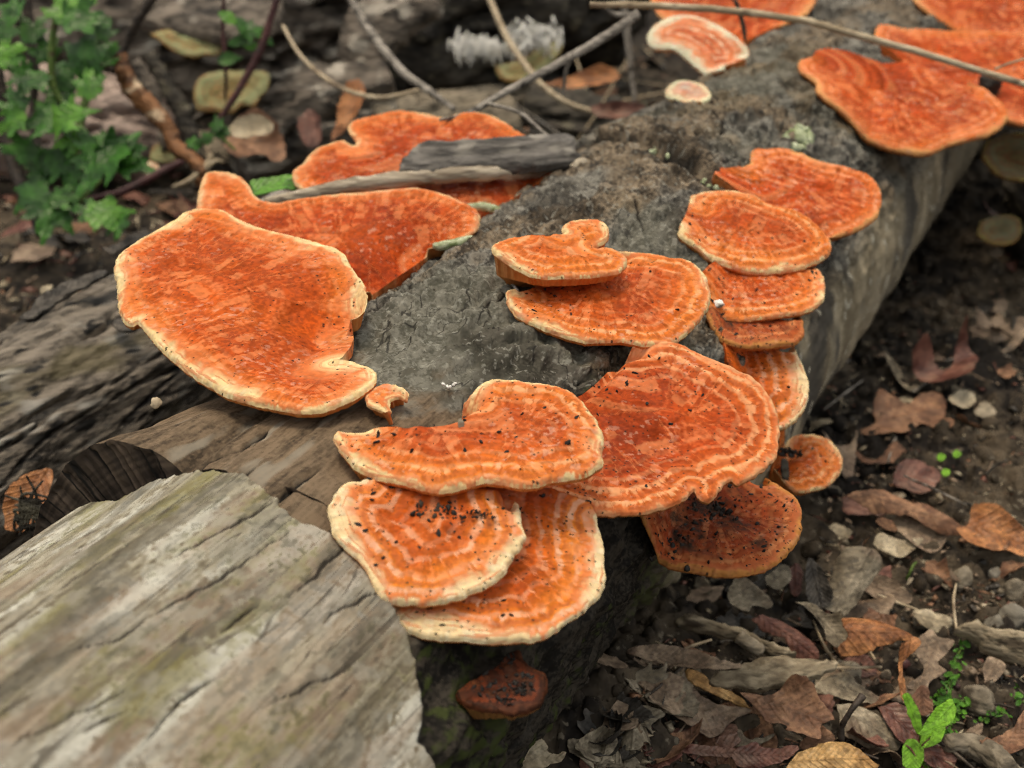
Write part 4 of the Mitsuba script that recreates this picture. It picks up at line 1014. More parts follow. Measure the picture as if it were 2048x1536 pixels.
pt = [on_ground(*C(*R7, [q])[0], z) for q, z in (((1112, 1400), .022), ((1118, 1320), .030), ((1160, 1245), .040), ((1222, 1165), .046))]
wood_add('stalk', tube(pt, [.0016, .0014, .0013, .0020], 8, 0.2), 'twig_dark', tl, label='dark brown raised stalk')


def outline2d(length, width, kind, rng):
    t = np.linspace(0, 1, 26)
    if kind == 0:
        w = np.sin(PI * t ** 0.8) ** 0.8
    elif kind == 1:
        w = np.sin(PI * t) ** 1.2
    else:
        w = np.sin(PI * t ** 0.9) ** 0.5 * (0.75 + 0.5 * rng.random(26))
    w = w * (1 + 0.10 * np.sin(t * rng.uniform(15, 40) + rng.uniform(0, 6)))
    up, dn = np.stack([t * length, w * width / 2], 1), np.stack([t * length, -w * width / 2 * rng.uniform(0.7, 1.1)], 1)[::-1]
    o = np.vstack([up, dn[1:-1]])
    if rng.random() < 0.55:                                              # a torn edge
        cut = rng.uniform(0.5, 0.85) * length
        o[:, 0] = np.minimum(o[:, 0], cut + 0.06 * length * rng.random(len(o)))
    return o - [length / 2, 0]


def scatter(n, where, styles, sizes, label, group, seed, lift=0.002, tilt=0.35):
    rng = np.random.default_rng(seed)
    for i in range(n):
        x, y = where(rng)
        Ln = rng.uniform(*sizes)
        o = outline2d(Ln, Ln * rng.uniform(0.3, 0.62), int(rng.integers(3)), rng)
        a = rng.uniform(0, 2 * PI)
        o = o @ np.array([[math.cos(a), math.sin(a)], [-math.sin(a), math.cos(a)]])
        e1, e2, nn = frame([rng.normal() * tilt, rng.normal() * tilt - 0.1, 1.0])
        P = np.array([x, y, float(ground_z(x, y)) + lift + 0.008 * rng.random()])
        st = styles[int(rng.integers(len(styles)))]
        m, uv = leaf_mesh(o, P, e1, e2, nn, st, rng.normal() * 0.6, seed * 1000 + i, step=max(0.0026, Ln / 16), axis=(math.cos(a), math.sin(a)), bend=rng.normal() * 0.12)
        col = {'leaf_grey': 'grey', 'leaf_taupe': 'greyish brown', 'leaf_brown': 'brown', 'leaf_black': 'blackish', 'leaf_red': 'dark red', 'leaf_orange': 'rusty orange', 'leaf_pale': 'pale beige'}[st]
        add('leaf_scrap', m, 'leaf', None, f'{col} {label}', 'dead leaf', f'{col} {group}', uv=uv)


def px_area(x0, x1, y0, y1):
    def f(rng):
        while True:
            p = on_ground(rng.uniform(x0, x1), rng.uniform(y0, y1))
            if log_coords(p)[2] > 0.115 or p @ L - UC > 0.09:
                return p[0], p[1]
    return f


DULL = ['leaf_grey', 'leaf_taupe', 'leaf_brown', 'leaf_black', 'leaf_taupe', 'leaf_red']
scatter(46, px_area(1180, 1800, 1180, 1560), DULL, (0.014, 0.045), 'torn leaf scrap in the litter at the lower right', 'leaf scraps in the lower right litter', 1)
scatter(20, px_area(830, 1260, 1290, 1560), ['leaf_black', 'leaf_black', 'leaf_taupe', 'leaf_grey'], (0.014, 0.04), 'moist leaf scrap on the shaded ground below the lowest fungi', 'leaf scraps in the shade under the fungi', 2)
scatter(40, px_area(1640, 2060, 560, 1250), ['leaf_grey', 'leaf_taupe', 'leaf_brown', 'leaf_taupe', 'leaf_pale'], (0.006, 0.028), 'tiny leaf scrap lying on the bare soil right of the log', 'leaf scraps on the bare soil', 3)
scatter(44, px_area(560, 1330, 130, 330), ['leaf_brown', 'leaf_red', 'leaf_taupe', 'leaf_orange', 'leaf_black', 'leaf_brown'], (0.03, 0.085), 'dead leaf on the ground behind the log, among the twigs', 'dead leaves behind the log', 4, 0.004, 0.5)
scatter(26, px_area(0, 420, 330, 640), ['leaf_black', 'leaf_brown', 'leaf_taupe', 'leaf_black', 'leaf_red'], (0.03, 0.08), 'dead leaf in the shade around the foot of the green plant', 'dead leaves under the green plant', 5, 0.004, 0.5)
scatter(16, px_area(1960, 2060, 420, 700), ['leaf_black', 'leaf_taupe', 'leaf_red'], (0.02, 0.05), 'dim leaf scrap by the far right foot of the log', 'leaf scraps at the right edge', 6, 0.003, 0.4)


# ------------------------------------------------------------------ bark pieces, stones
def chunk(px, style, lift, n, thick, label, name='bark_piece', category='bark', P=None, step=0.0024, rough=0.004, stretch=(25, 140), seed=0, axis=None, parent=None, kind=None, dome=0.0):
    """A slab of wood or bark with a fibrous top, its outline measured in the photograph."""
    px = np.asarray(px, float)
    if P is None:
        P = on_ground(*px.mean(0), lift)
    e1, e2, n = frame([n[0], n[1], 1.0])
    q = np.array([on_plane(x, y, P, n) for x, y in catmull(np.vstack([px, px[:1]]), 3)[:-1]]) - P
    out = resample(np.stack([q @ e1, q @ e2], 1), step, True)
    h = np.concatenate([out, 0 * out[:, :1]], 1)
    out = out + (np.stack([meshkit.fbm(h * 250 + seed, 3, seed), meshkit.fbm(h * 250 + seed + 9, 3, seed + 1)], 1) - 0.5) * step * 1.8
    v, f, nb = triangulate(out, step, (), seed)
    ev, vec = np.linalg.eigh(np.cov((v - v.mean(0)).T))
    a = vec[:, 1] if axis is None else np.asarray(axis, float) / np.linalg.norm(axis)
    b = np.array([-a[1], a[0]])
    u, w = (v - v.mean(0)) @ a, (v - v.mean(0)) @ b
    d = cKDTree(v[:nb]).query(v)[0]
    h = np.stack([u * stretch[0], w * stretch[1], 0 * u + seed], 1)
    W = np.max(np.abs(w))
    z = thick * np.sqrt(np.clip(d / (thick * 1.2), 0, 1)) * 0.6 + rough * (meshkit.fbm(h, 3, seed) - 0.5) * 2 * np.clip(d / 0.004, 0, 1) + rough * 0.8 * (meshkit.fbm(h * (0.6, 0.35, 1), 2, seed + 4) - 0.5) + dome * (1 - (w / W) ** 2) * W
    zb = -thick * 0.5 + 0 * z + dome * (1 - (w / W) ** 2) * W
    vv, ff = slab3(v, f, nb, np.maximum(z, zb + 0.0005), zb, P, e1, e2, n)
    return wood_add(name, (vv, ff), style, parent, label=label, category=category if label and not parent else None, smooth=True)


chunk(C(*R7, [(430, 1090), (480, 1050), (600, 1000), (700, 960), (850, 960), (1000, 975), (1100, 990), (1050, 1040), (960, 1080), (850, 1110), (700, 1130), (560, 1110), (480, 1120)]), 'bark_beige', .026, (0, -.35), .006,
      'layered beige flake of bark lying on top of the leaf litter', seed=3, rough=.0034, stretch=(50, 330))
leaf_px(C(*R7, [(305, 1040), (340, 1035), (430, 1080), (440, 1120), (560, 1150), (640, 1210), (640, 1235), (560, 1200), (430, 1150), (340, 1100)]), 'leaf_tan', .022, (0, -.7), .5, 401, 'whitish and yellow curled rind under the layered beige bark flake', 'curled_rind', 'rind', thick=.0016)
chunk(C(*R7, [(270, 790), (340, 740), (480, 790), (620, 830), (740, 900), (880, 940), (850, 965), (740, 950), (580, 880), (420, 830)]), 'bark_beige', .016, (0, -.35), .008, 'grey brown splinter of wood lying behind the long narrow leaf', 'wood_splinter', 'wood', seed=5, rough=.0042, dome=.2, stretch=(25, 330))
wood_add('wood_stub', tube([on_ground(*C(*R7, [q])[0], .024) for q in ((585, 860), (640, 900), (705, 938))], [.0034, .0038, .0036], 9, .3, 4), 'clay', label='short grey twig stub resting on the grey brown splinter', category='twig')
chunk(C(*R7, [(1690, 830), (1780, 800), (1900, 840), (2060, 850), (2080, 1030), (1960, 970), (1830, 920), (1800, 880)]), 'bark_beige', .012, (0, -.4), .010, 'rough grey strip of bark at the right edge above the creeping weed', seed=7, rough=.0065, dome=.15, stretch=(30, 300))
wood_add('rolled_leaf', tube([on_ground(*C(*R7, [q])[0], .012) for q in ((1650, 1410), (1760, 1415), (1850, 1450), (1920, 1500), (1970, 1550))], [.004, .0055, .006, .006, .005], 12, .2, 6), 'clay', label='tightly rolled brown leaf beside the green sprout at the bottom right', category='dead leaf')
wood_add('pale_straw', tube([on_ground(*C(*R7, [q])[0], .020) for q in ((1060, 1022), (1190, 1022), (1320, 1018))], .0008, 6), 'twig_tan', label='thin pale straw sticking out right of the layered bark flake', category='twig')
for x, y, r, st, lab in ((1545, 790, 60, 'stone', 'pale grey stone below the beige notched scrap'), (1900, 815, 62, 'stone', 'pale rounded stone at the top end of the grey bark strip'), (1985, 780, 75, 'stone', 'light stone at the right edge above the grey bark strip'),
                         (1820, 1190, 85, 'clay', 'tall lump of dry clay beside the creeping weed'), (1720, 570, 62, 'clay', 'brown clod of soil on the bare ground right of the khaki leaf'), (1995, 640, 70, 'clay', 'large brown clod at the right edge'),
                         (1900, 545, 38, 'stone', 'small blue grey pebble between the two brown clods'), (1340, 1080, 40, 'clay', 'little grey clod under the orange leaf strip'), (560, 1390, 42, 'clay', 'grey clod of ash-like soil below the crinkled scrap'),
                         (1705, 1120, 16, 'twig_red', 'round dark red berry in the creeping weed'), (1440, 1005, 26, 'twig_red', 'dark red berry half hidden by the rolled orange strip')):
    px = C(*R7, [(x, y)])[0]
    P = on_ground(*px, 0.002)
    rad = r / 2.56 / FPX * np.linalg.norm(P - EYE)
    m = lump(P, rad, int(x), (1, 1, 0.8), ICO2, 0.12 if st == 'twig_red' else 0.45, 1.3)
    nm = 'berry' if st == 'twig_red' else 'stone' if st == 'stone' else 'clod'
    wood_add(nm, m, st, label=lab, category=nm)


# fine litter that nobody could count: flakes of leaf and bits of straw
def fine_litter():
    rng = np.random.default_rng(321)
    vs, fs, uvs, at = [], [], [], 0
    st = [STYLE[k] for k in ('leaf_grey', 'leaf_taupe', 'leaf_brown', 'leaf_black', 'leaf_pale', 'leaf_red', 'leaf_black', 'leaf_taupe')]
    spots = [px_area(1180, 2060, 1150, 1560)] * 5 + [px_area(1640, 2060, 560, 1250)] * 4 + [px_area(850, 1300, 1280, 1560)] * 2 + [px_area(280, 1340, 100, 340)] * 4 + [px_area(0, 420, 330, 640)] * 2
    for i in range(4200):
        w = int(rng.integers(len(spots)))
        x, y = spots[w](rng)
        r = (0.0010 + 0.0034 * rng.random() ** 2) * (1 if w < 11 else 2.6)
        n_ = 6
        a = np.sort(rng.uniform(0, 2 * PI, n_))
        long = rng.random() < 0.25
        ring = np.stack([np.cos(a) * (2.6 if long else 1), np.sin(a) * (0.22 if long else rng.uniform(0.4, 0.9))], 1) * r * rng.uniform(0.7, 1.2, (n_, 1))
        rot = rng.uniform(0, 2 * PI)
        ring = ring @ np.array([[math.cos(rot), math.sin(rot)], [-math.sin(rot), math.cos(rot)]])
        e1, e2, n = frame([rng.normal() * .4, rng.normal() * .4, 1])
        c = np.array([x, y, float(ground_z(x, y)) + 0.0022 + 0.003 * rng.random()])
        ring3 = c + ring[:, :1] * e1 + ring[:, 1:] * e2
        vs += [np.vstack([ring3, c + n * r * 0.25, c - n * 0.0004])]
        i6 = np.arange(n_)
        fs.append(np.vstack([np.stack([i6, (i6 + 1) % n_, 0 * i6 + n_], 1), np.stack([(i6 + 1) % n_, i6, 0 * i6 + n_ + 1], 1)]) + at)
        uvs.append(np.tile([[0.5, 10 * st[int(rng.integers(len(st)))] + 5.5]], (n_ + 2, 1)))
        at += n_ + 2
    add('fine_litter', (np.vstack(vs), np.vstack(fs)), 'leaf', None, 'fine crumbled leaf flakes and straw bits strewn over the ground', 'leaf litter', kind='stuff', uv=np.vstack(uvs))


fine_litter()
# ------------------------------------------------------------------ second log on the left
def second_log():
    d = ray(200, 562)
    phi = math.atan2(d[2], d @ L)
    r0, z0 = 0.060, 0.052
    D = (EYE_H + r0 * math.sin(phi + PI / 2) - z0) / -math.sin(phi)
    uc = D * math.cos(phi) + r0 * math.cos(phi + PI / 2)
    ss = np.arange(0.10, 0.86, 0.0022)
    th = np.radians(np.concatenate([np.arange(-60, 190, 1.3), np.arange(190, 300.1, 10)]))
    S, TH = np.meshgrid(ss, th, indexing='ij')
    q = np.stack([S, TH * r0, 0 * S], -1)
    r = r0 + 0.012 * (meshkit.fbm(q * (8, 26, 1), 3, 41) - 0.5) + 0.006 * (meshkit.fbm(q * (16, 130, 1), 3, 42) - 0.5) + 0.002 * (meshkit.fbm(q * (60, 330, 1), 2, 43) - 0.5)
    rid = np.abs(meshkit.fbm(q * (10, 95, 1), 2, 44) - 0.5)
    r = r - 0.005 * np.exp(-(rid / 0.025) ** 2)
    end = np.clip((S - 0.80) / 0.05, 0, 1)
    r = r * (1 - 0.55 * end ** 2)
    k = 'side_log'
    v = S[..., None] * A + (uc + r * np.cos(TH))[..., None] * L + (z0 + r * np.sin(TH))[..., None] * np.array([0, 0, 1.0])
    t = thing(k, 'smaller weathered grey log lying along the left side of the fungus log', 'log')
    add('trunk', (v.reshape(-1, 3), tri(grid_faces(len(ss), len(th)))[:, ::-1]), 'log2_wood', t)

    def surf(x, y, lift=0.0):
        dd = ray(x, y)
        Dv, o = np.array([dd @ L, dd[2]]), np.array([EYE @ L - uc, EYE[2] - z0])
        a, b, c = Dv @ Dv, 2 * o @ Dv, o @ o - (r0 + lift) ** 2
        return EYE + dd * ((-b - math.sqrt(max(b * b - 4 * a * c, 0))) / (2 * a))
    # curling bark rags along its back
    rags = [[(200, 492), (260, 474), (330, 458), (372, 446), (340, 476), (290, 490), (225, 504)],
            [(40, 640), (90, 590), (150, 555), (215, 545), (200, 566), (130, 590), (70, 640)],
            [(80, 600), (84, 575), (100, 566), (104, 585)],
            [(230, 648), (262, 640), (280, 655), (262, 670), (238, 668)]]
    for i, rag in enumerate(rags):
        P = surf(*np.mean(rag, 0), 0.006)
        leaf_px(rag, 'leaf_pale' if i == 2 else 'leaf_black', 0, (-0.2, -0.5), 0.3, 500 + i, P=P, name='bark_flake', parent=t, ground=False, thick=.002, wrinkle=1.6)
    return surf


SURF2 = second_log()


# ------------------------------------------------------------------ old log and rubble at the back
def rough_log(p0, p1, r0, r1, seed, ns=170, nt=110, amp=0.03, sq=1.0):
    p0, p1 = np.asarray(p0, float), np.asarray(p1, float)
    a = (p1 - p0) / np.linalg.norm(p1 - p0)
    b = np.cross(a, [0, 0, 1.0])
    b /= np.linalg.norm(b)
    c = np.cross(b, a)
    t, th = np.linspace(0, 1, ns), np.linspace(0, 2 * PI, nt, endpoint=False)
    Tt, TH = np.meshgrid(t, th, indexing='ij')
    Ln = np.linalg.norm(p1 - p0)
    q = np.stack([Tt * Ln, np.cos(TH) * r0, np.sin(TH) * r0], -1)
    r = (r0 + (r1 - r0) * Tt) * np.clip(np.minimum(Tt, 1 - Tt) * 14 + 0.35, 0, 1) ** 0.6
    r = r + amp * (meshkit.fbm(q * (9, 13, 13), 3, seed) - 0.5) * 2 + amp * 0.45 * (meshkit.fbm(q * (22, 75, 75), 3, seed + 1) - 0.5) * 2 + amp * 0.12 * (meshkit.fbm(q * (120, 260, 260), 2, seed + 2) - 0.5) * 2
    fz = np.abs(meshkit.fbm(q * (7, 42, 42) + 5, 3, seed + 3) - 0.5)
    r = r - amp * 1.1 * np.exp(-(fz / 0.035) ** 2) * np.clip((meshkit.fbm(q * 12, 2, seed + 4) - 0.40) * 6, 0, 1)
    v = p0 + Tt[..., None] * (p1 - p0) + (r * np.cos(TH))[..., None] * b + (r * np.sin(TH) * sq)[..., None] * c
    f = tri(grid_faces(ns, nt, True))
    v = v.reshape(-1, 3)
    i = np.arange(nt)
    f = np.vstack([f[:, ::-1], np.stack([i, (i + 1) % nt, i * 0 + len(v)], 1), np.stack([(ns - 1) * nt + (i + 1) % nt, (ns - 1) * nt + i, i * 0 + len(v) + 1], 1)])
    return np.vstack([v, v[:nt].mean(0), v[-nt:].mean(0)]), f


wood_add('old_log', rough_log((-1.25, 1.52, .10), (-0.10, 1.72, .11), .16, .15, 61), 'old_bark', label='big dark rotting log across the back of the picture at top left', category='log')
wood_add('rotting_wood', rough_log((-0.78, 1.36, .09), (-0.335, 1.335, .045), .075, .052, 64, 140, 90, .012), 'pink_wood', label='pinkish grey rotting branch with a blunt end, behind the green plant', category='log')
wood_add('log_stump', rough_log((-0.16, 1.60, .10), (0.13, 1.78, .12), .10, .10, 67, 110, 80, .03), 'dark_bark', label='dark lumpy stump with white tufts behind the crossing twigs', category='log')
wood_add('grey_knot', rough_log((-0.15, 1.36, .03), (0.0, 1.42, .035), .050, .046, 70, 60, 60, .008), 'clay', label='rounded grey brown wood knob behind the crossing twigs', category='wood')
wood_add('old_root', rough_log((-0.285, 1.34, .045), (-0.125, 1.40, .055), .056, .062, 76, 90, 80, .018), 'old_bark', label='dark gnarled root between the yellow bracket and the rounded wood knob', category='root')
wood_add('broken_wood', rough_log((0.015, 1.50, .02), (0.15, 1.46, .02), .040, .034, 79, 80, 70, .016), 'dark_bark', label='dark broken wood on the ground under the crossing grey twig', category='wood')
wood_add('far_right_log', rough_log((0.46, 1.06, .05), (1.15, 1.95, .07), .075, .09, 73, 140, 80, .02), 'dark_bark', label='dark mossy log at the far right edge behind the fungus log', category='log')

# bark slabs lying against the old log
chunk([(283, 45), (330, 12), (430, -5), (560, -8), (545, 55), (470, 76), (400, 68), (340, 60)], 'old_bark', 0, (-.05, -.25), .016, 'flat grey brown slab of bark projecting from the old log at the top', 'bark_slab', P=at_y(420, 35, 1.36), step=.004, rough=.006, stretch=(20, 80), seed=11)
chunk([(290, 105), (312, 103), (345, 160), (380, 210), (405, 300), (402, 372), (385, 372), (380, 300), (350, 230), (318, 170)], 'dark_bark', 0, (.3, -1.2), .014, 'dark curved slab of bark behind the curling brown strip', 'bark_slab', P=at_y(350, 240, 1.25), step=.004, rough=.006, stretch=(20, 80), seed=12)
chunk([(262, 120), (285, 118), (320, 180), (340, 260), (330, 300), (300, 230), (270, 170)], 'old_bark', 0, (.3, -1.2), .012, 'brown sliver of bark just left of the dark curved slab', 'bark_slab', P=at_y(300, 200, 1.235), step=.004, rough=.006, stretch=(20, 80), seed=13)
chunk([(700, 20), (760, 0), (860, -10), (880, 20), (820, 60), (760, 120), (700, 150), (670, 110)], 'old_bark', 0, (-.3, -.9), .02, 'broad brown slab of old wood at the top, left of the white tufts', 'bark_slab', P=at_y(770, 60, 1.42), step=.005, rough=.01, stretch=(20, 60), seed=14)


def bracket(px, mat, Y, tilt, roll, label, seed, thick=.006):
    shelf(px + [px[0]], None, None, 0, tilt, roll, mat, label, rim=.003, thick=thick, und=.006, wav=.006, step=.0024, root=0, seed=seed, category='bracket fungus', name='bracket_fungus', P=at_y(*np.mean(px, 0), Y), on_it=False)


bracket([(393, 222), (388, 190), (400, 160), (440, 145), (500, 140), (538, 150), (536, 175), (520, 195), (508, 215), (485, 212), (465, 228), (430, 224)], 'cap_yellow', 1.30, 50, 5, 'yellow green bracket fungus behind the maroon stem', 81)
bracket([(300, 70), (340, 62), (400, 75), (440, 90), (438, 110), (410, 112), (385, 118), (340, 100)], 'cap_yellow', 1.33, 45, 0, 'dull yellow fungus crust below the flat bark slab', 82)
bracket([(300, 322), (305, 298), (330, 282), (352, 292), (360, 310), (340, 325)], 'cap_yellow', 1.22, 45, 0, 'small yellowish bracket left of the curling brown strip', 83)
bracket([(285, 345), (290, 325), (312, 330), (322, 345), (305, 358)], 'cap_pale', 1.18, 40, 0, 'tiny pale bracket right of the green lobed leaves', 84)
bracket([(990, 130), (1040, 118), (1090, 90), (1122, 75), (1122, 105), (1090, 140), (1040, 165), (1000, 158)], 'cap_yellow', 1.42, 45, 5, 'olive yellow bracket on the dark lumpy stump', 85)
bracket([(1958, 318), (1975, 285), (2040, 270), (2110, 290), (2130, 340), (2060, 366), (2000, 352)], 'cap_olive', 1.05, 40, 4, 'olive bracket fungus with a yellow rim at the right edge', 86)
bracket([(1952, 470), (1965, 440), (2010, 428), (2040, 440), (2040, 475), (2010, 490), (1975, 486)], 'cap_olive', 1.08, 40, 2, 'small brown green bracket at the right edge, below the olive one', 87)

# white tufts and lichen
rng = np.random.default_rng(91)
for cx, cy, n_, w_, lab in ((935, 80, 34, 38, 'feathery white tuft on the dark stump, left of the long tan twig'), (1065, 62, 46, 50, 'row of white feathery tufts on the dark stump, right of the tan twig'), (990, 85, 12, 14, 'thin white tuft between the two larger white tufts')):
    parts = []
    for _ in range(n_ * 2):
        c = at_y(cx + rng.normal() * w_ * .5, cy + rng.normal() * w_ * .28, 1.42 + rng.normal() * .012)
        d = np.array([rng.normal() * .4, -.5, -1 + rng.normal() * .4]) * rng.uniform(.006, .016)
        parts.append(tube([c, c + d * .5, c + d + np.array([rng.normal() * .002, 0, 0])], [.0010, .0017, .0006], 5, .3, 2))
    wood_add('white_tuft', join(parts), 'white_tuft', label=lab, category='lichen')


def lichen(px, py, r, n, label, style='lichen', flat=.6):
    P = on_log(px, py)
    s = np.linalg.norm(P - EYE) / FPX
    parts = [lump(P - ray(px, py) * .002, r * s * .8, 3, (1, 1, .7), ICO2, .25, 1.5)] if n == 0 else []
    rg = np.random.default_rng(int(px))
    for i in range(n or 16):
        a = i / (n or 16) * 2 * PI
        q = (px + r * .75 * math.cos(a), py + r * .7 * math.sin(a)) if n == 0 else (px + rg.normal() * r * .6, py + rg.normal() * r * .25)
        Q = on_log(*q) - ray(*q) * .004
        parts.append(lump(Q, r * s * rg.uniform(.22, .36), i, (1, 1, flat), ICO, .5))
    wood_add('lichen', join(parts), style, label=label, category='lichen')


lichen(1596, 276, 30, 0, 'round pale green lichen cushion below the large upper right fungus')
lichen(1335, 294, 34, 14, 'small pale green lichen patch on the bark collar at the log crest')
lichen(1425, 368, 18, 7, 'little pale lichen on the bark left of the pink ringed fungus')
lichen(905, 770, 14, 6, 'tiny whitish crust on the bark above the wavy fungus', 'white_tuft')

# small loose things on the log and the fungi
PLANES = SHELVES


def over(seed, x, y, h=.004):
    P, n = PLANES[seed]
    return on_plane(x, y, P + n * h, n)


def bit(px, py, r, seed, style, label, name, category, sq=(1.2, .8, .5), h=.004):
    P = over(seed, px, py, h)
    rad = r / FPX * np.linalg.norm(P - EYE)
    if style == 'black_bit' and name != 'black_crumb':
        rg = np.random.default_rng(int(px))
        m = join([lump(over(seed, px + rg.normal() * r * sq[0] * .85, py + rg.normal() * r * sq[1] * .45, h * rg.uniform(.5, .9)), rad * (.05 + .22 * rg.random() ** 2), int(rg.integers(1e6)), (1.3, .8, .6), ICO, .6) for _ in range(80)])
    else:
        m = lump(P, rad, int(px), sq, ICO2, .5)
    wood_add(name, m, style, label=label, category=category)


bit(1436, 608, 14, 16, 'white_tuft', 'tiny white chip lying on the second fungus of the right-hand stack', 'white_chip', 'chip')
bit(1978, 170, 20, 20, 'black_bit', 'black crumb of charcoal on the wide orange fungus at upper right', 'black_crumb', 'crumb', (1, 1, .9), .008)
bit(1572, 905, 20, 13, 'black_bit', 'dark flake resting on the inner edge of the small round fungus', 'dark_flake', 'debris', (1, .8, .6), .006)
bit(1570, 941, 15, 13, 'dark_bark', 'blue grey crumb in the middle of the small round fungus', 'grey_crumb', 'debris', (1.5, .8, .4), .005)
bit(1330, 1085, 34, 12, 'black_bit', 'black clump of soil on the soil-smeared fungus', 'soil_clump', 'soil', (1.4, 1, .5), .004)
bit(1400, 1030, 26, 12, 'black_bit', 'second black soil clump, farther back on the soil-smeared fungus', 'soil_clump', 'soil', (1.4, 1, .5), .004)
bit(865, 1020, 24, 9, 'black_bit', 'black soil clump on the banded fungus under the wavy one', 'soil_clump', 'soil', (1.6, 1, .5), .004)
bit(952, 1028, 14, 9, 'black_bit', 'small black soil clump right of the larger one on the banded fungus', 'soil_clump', 'soil', (1.6, 1, .5), .004)
bit(922, 850, 9, 7, 'clay', 'grey crumb at the back of the wavy fungus', 'grey_crumb', 'debris', (1.6, .8, .5), .005)
bit(975, 880, 20, 7, 'black_bit', 'dark smear of debris in the middle of the wavy fungus', 'soil_clump', 'soil', (2.0, .8, .3), .003)
P = SURF2(312, 806, .0)
P = on_log(312, 806)
wood_add('pale_dot', lump(P, .0022, 5, (1, 1, .8), ICO2, .3), 'twig_tan', label='tiny pale bead on the upper edge of the brown bare wood', category='bead')


def twig(name, pts, style, label, category='twig', sides=8, rough=.25, seed=0, parent=None):
    """pts: (px, py, distance forward in metres, radius in photograph pixels)"""
    P = [at_y(x, y, Y) for x, y, Y, _ in pts]
    R = [r / FPX * np.linalg.norm(p - EYE) for p, (_, _, _, r) in zip(P, pts)]
    return wood_add(name, tube(P, R, sides, rough, seed, 6), style, parent, label=label, category=category if not parent else None)


def rod(name, pts, style, label, category='stick', sides=14, rough=.3, seed=0):
    R = [r for _, r in pts]
    return wood_add(name, tube([p for p, _ in pts], R, sides, rough, seed, 10), style, label=label, category=category)


# stick and bark strip on the left fungi
rod('grey_stick', [(over(3, 530, 404, .012), .0022), (over(3, 600, 391, .012), .0034), (over(3, 700, 371, .013), .0044), (over(3, 850, 354, .014), .0050), (over(3, 1000, 343, .013), .0050), (on_log(1100, 350) - ray(1100, 350) * .012 + UP * .0035, .0054), (on_log(1166, 345) - ray(1166, 345) * .006 + UP * .003, .0052)], 'stick_wood',
    'long bleached grey stick lying across the two left rear fungi')
Pn = over(3, 980, 310, .018)
chunk([(797, 330), (812, 312), (850, 284), (900, 287), (940, 281), (1020, 273), (1100, 269), (1148, 271), (1152, 300), (1164, 322), (1060, 334), (950, 345), (850, 352), (806, 348)], 'grey_bark_strip', 0, (0, -.35), .008,
      'dark grey fibrous strip of bark lying on the two-lobed fungus', 'bark_strip', P=Pn, step=.0016, rough=.0045, stretch=(18, 230), seed=21, axis=(1, .08))
leaf_px([(500, 368), (540, 362), (588, 361), (600, 378), (560, 392), (515, 398)], 'leaf_lime', 0, (0, -.3), .3, 601, 'pale green leaf piece wedged behind the raised lobe', 'green_piece', 'leaf', P=over(3, 550, 380, -.006), ground=False)
for pts, lab, fung in (([(930, 414), (960, 413), (985, 417), (1003, 424)], 'pale green curled edge', 'shelf_fungus_002'), ([(866, 492), (885, 492), (915, 486), (945, 476)], 'pale green curled underside', 'shelf_fungus_001')):
    sd = 3 if fung.endswith('2') else 2
    wood_add('curled_edge', tube([over(sd, x, y, .0) for x, y in pts], [.0015, .0026, .0026, .0016], 9, .3, 3), 'lichen', fung, label=lab)
rod('white_sliver', [(on_log(992, 528) - ray(992, 528) * .006, .0006), (on_log(1010, 552) - ray(1010, 552) * .008, .0008), (on_log(1036, 582) - ray(1036, 582) * .010, .0006)], 'white_tuft', 'thin whitish sliver leaning left of the small knobbly fungus', 'sliver', 6, .1)
rod('white_thread', [(over(18, 1384, 682, .012), .0006), (over(18, 1400, 700, .010), .0008), (over(18, 1430, 706, .008), .0016), (over(18, 1474, 706, .008), .0010)], 'white_tuft', 'thin curved white thread on the lowest fungus of the right stack', 'sliver', 7, .1)

# twigs in the background
twig('grey_twig', [(1275, 28, .98, 9), (1215, 70, .965, 9), (1120, 125, .94, 8.5), (1000, 190, .90, 7.5), (935, 228, .87, 6.5), (880, 240, .85, 3.5)], 'twig_grey', 'knobbly grey twig slanting down to the rear left fungi, with side twigs')
for pts in ([(932, 229, .87, 4.5), (930, 250, .862, 3.8), (924, 274, .856, 2.2)], [(972, 206, .885, 4), (1040, 226, .875, 4.2), (1090, 268, .86, 3.6), (1150, 306, .845, 2.6)], [(1146, 110, .94, 4.4), (1132, 140, .945, 4.0), (1127, 192, .95, 2.8)], [(1270, 30, .98, 6), (1230, 28, .985, 5), (1192, 6, .99, 3)]):
    twig('side_twig', pts, 'twig_grey', None, parent='grey_twig', sides=7)
twig('dark_twig', [(690, -20, 1.30, 7.5), (740, 62, 1.25, 8), (800, 138, 1.18, 8.5), (850, 176, 1.13, 8), (908, 218, 1.08, 5)], 'twig_grey', 'straight dark grey twig coming down from the top centre')
twig('tan_twig', [(972, -20, 1.34, 6), (1010, 68, 1.30, 6.5), (1052, 132, 1.27, 7), (1092, 178, 1.25, 6.5), (1145, 210, 1.24, 5.5), (1245, 240, 1.23, 4)], 'twig_tan', 'bent brown twig curving from the top centre to the right')
twig('pale_stalk', [(566, 52, 1.2, 3.5), (600, 110, 1.17, 4), (655, 160, 1.14, 4.5), (715, 188, 1.12, 5), (770, 195, 1.11, 5), (838, 180, 1.11, 3.5)], 'twig_tan', 'thin pale curved stalk crossing in front of the old log')
t5 = twig('long_stalk', [(1180, 10, .90, 5.5), (1300, 11, .90, 6.5), (1450, 20, .90, 7), (1600, 40, .90, 7), (1700, 66, .90, 7), (1850, 108, .90, 7), (1960, 142, .90, 6.5), (2080, 178, .90, 6)], 'twig_tan', 'long thin straw-coloured stalk crossing over the upper right fungi')
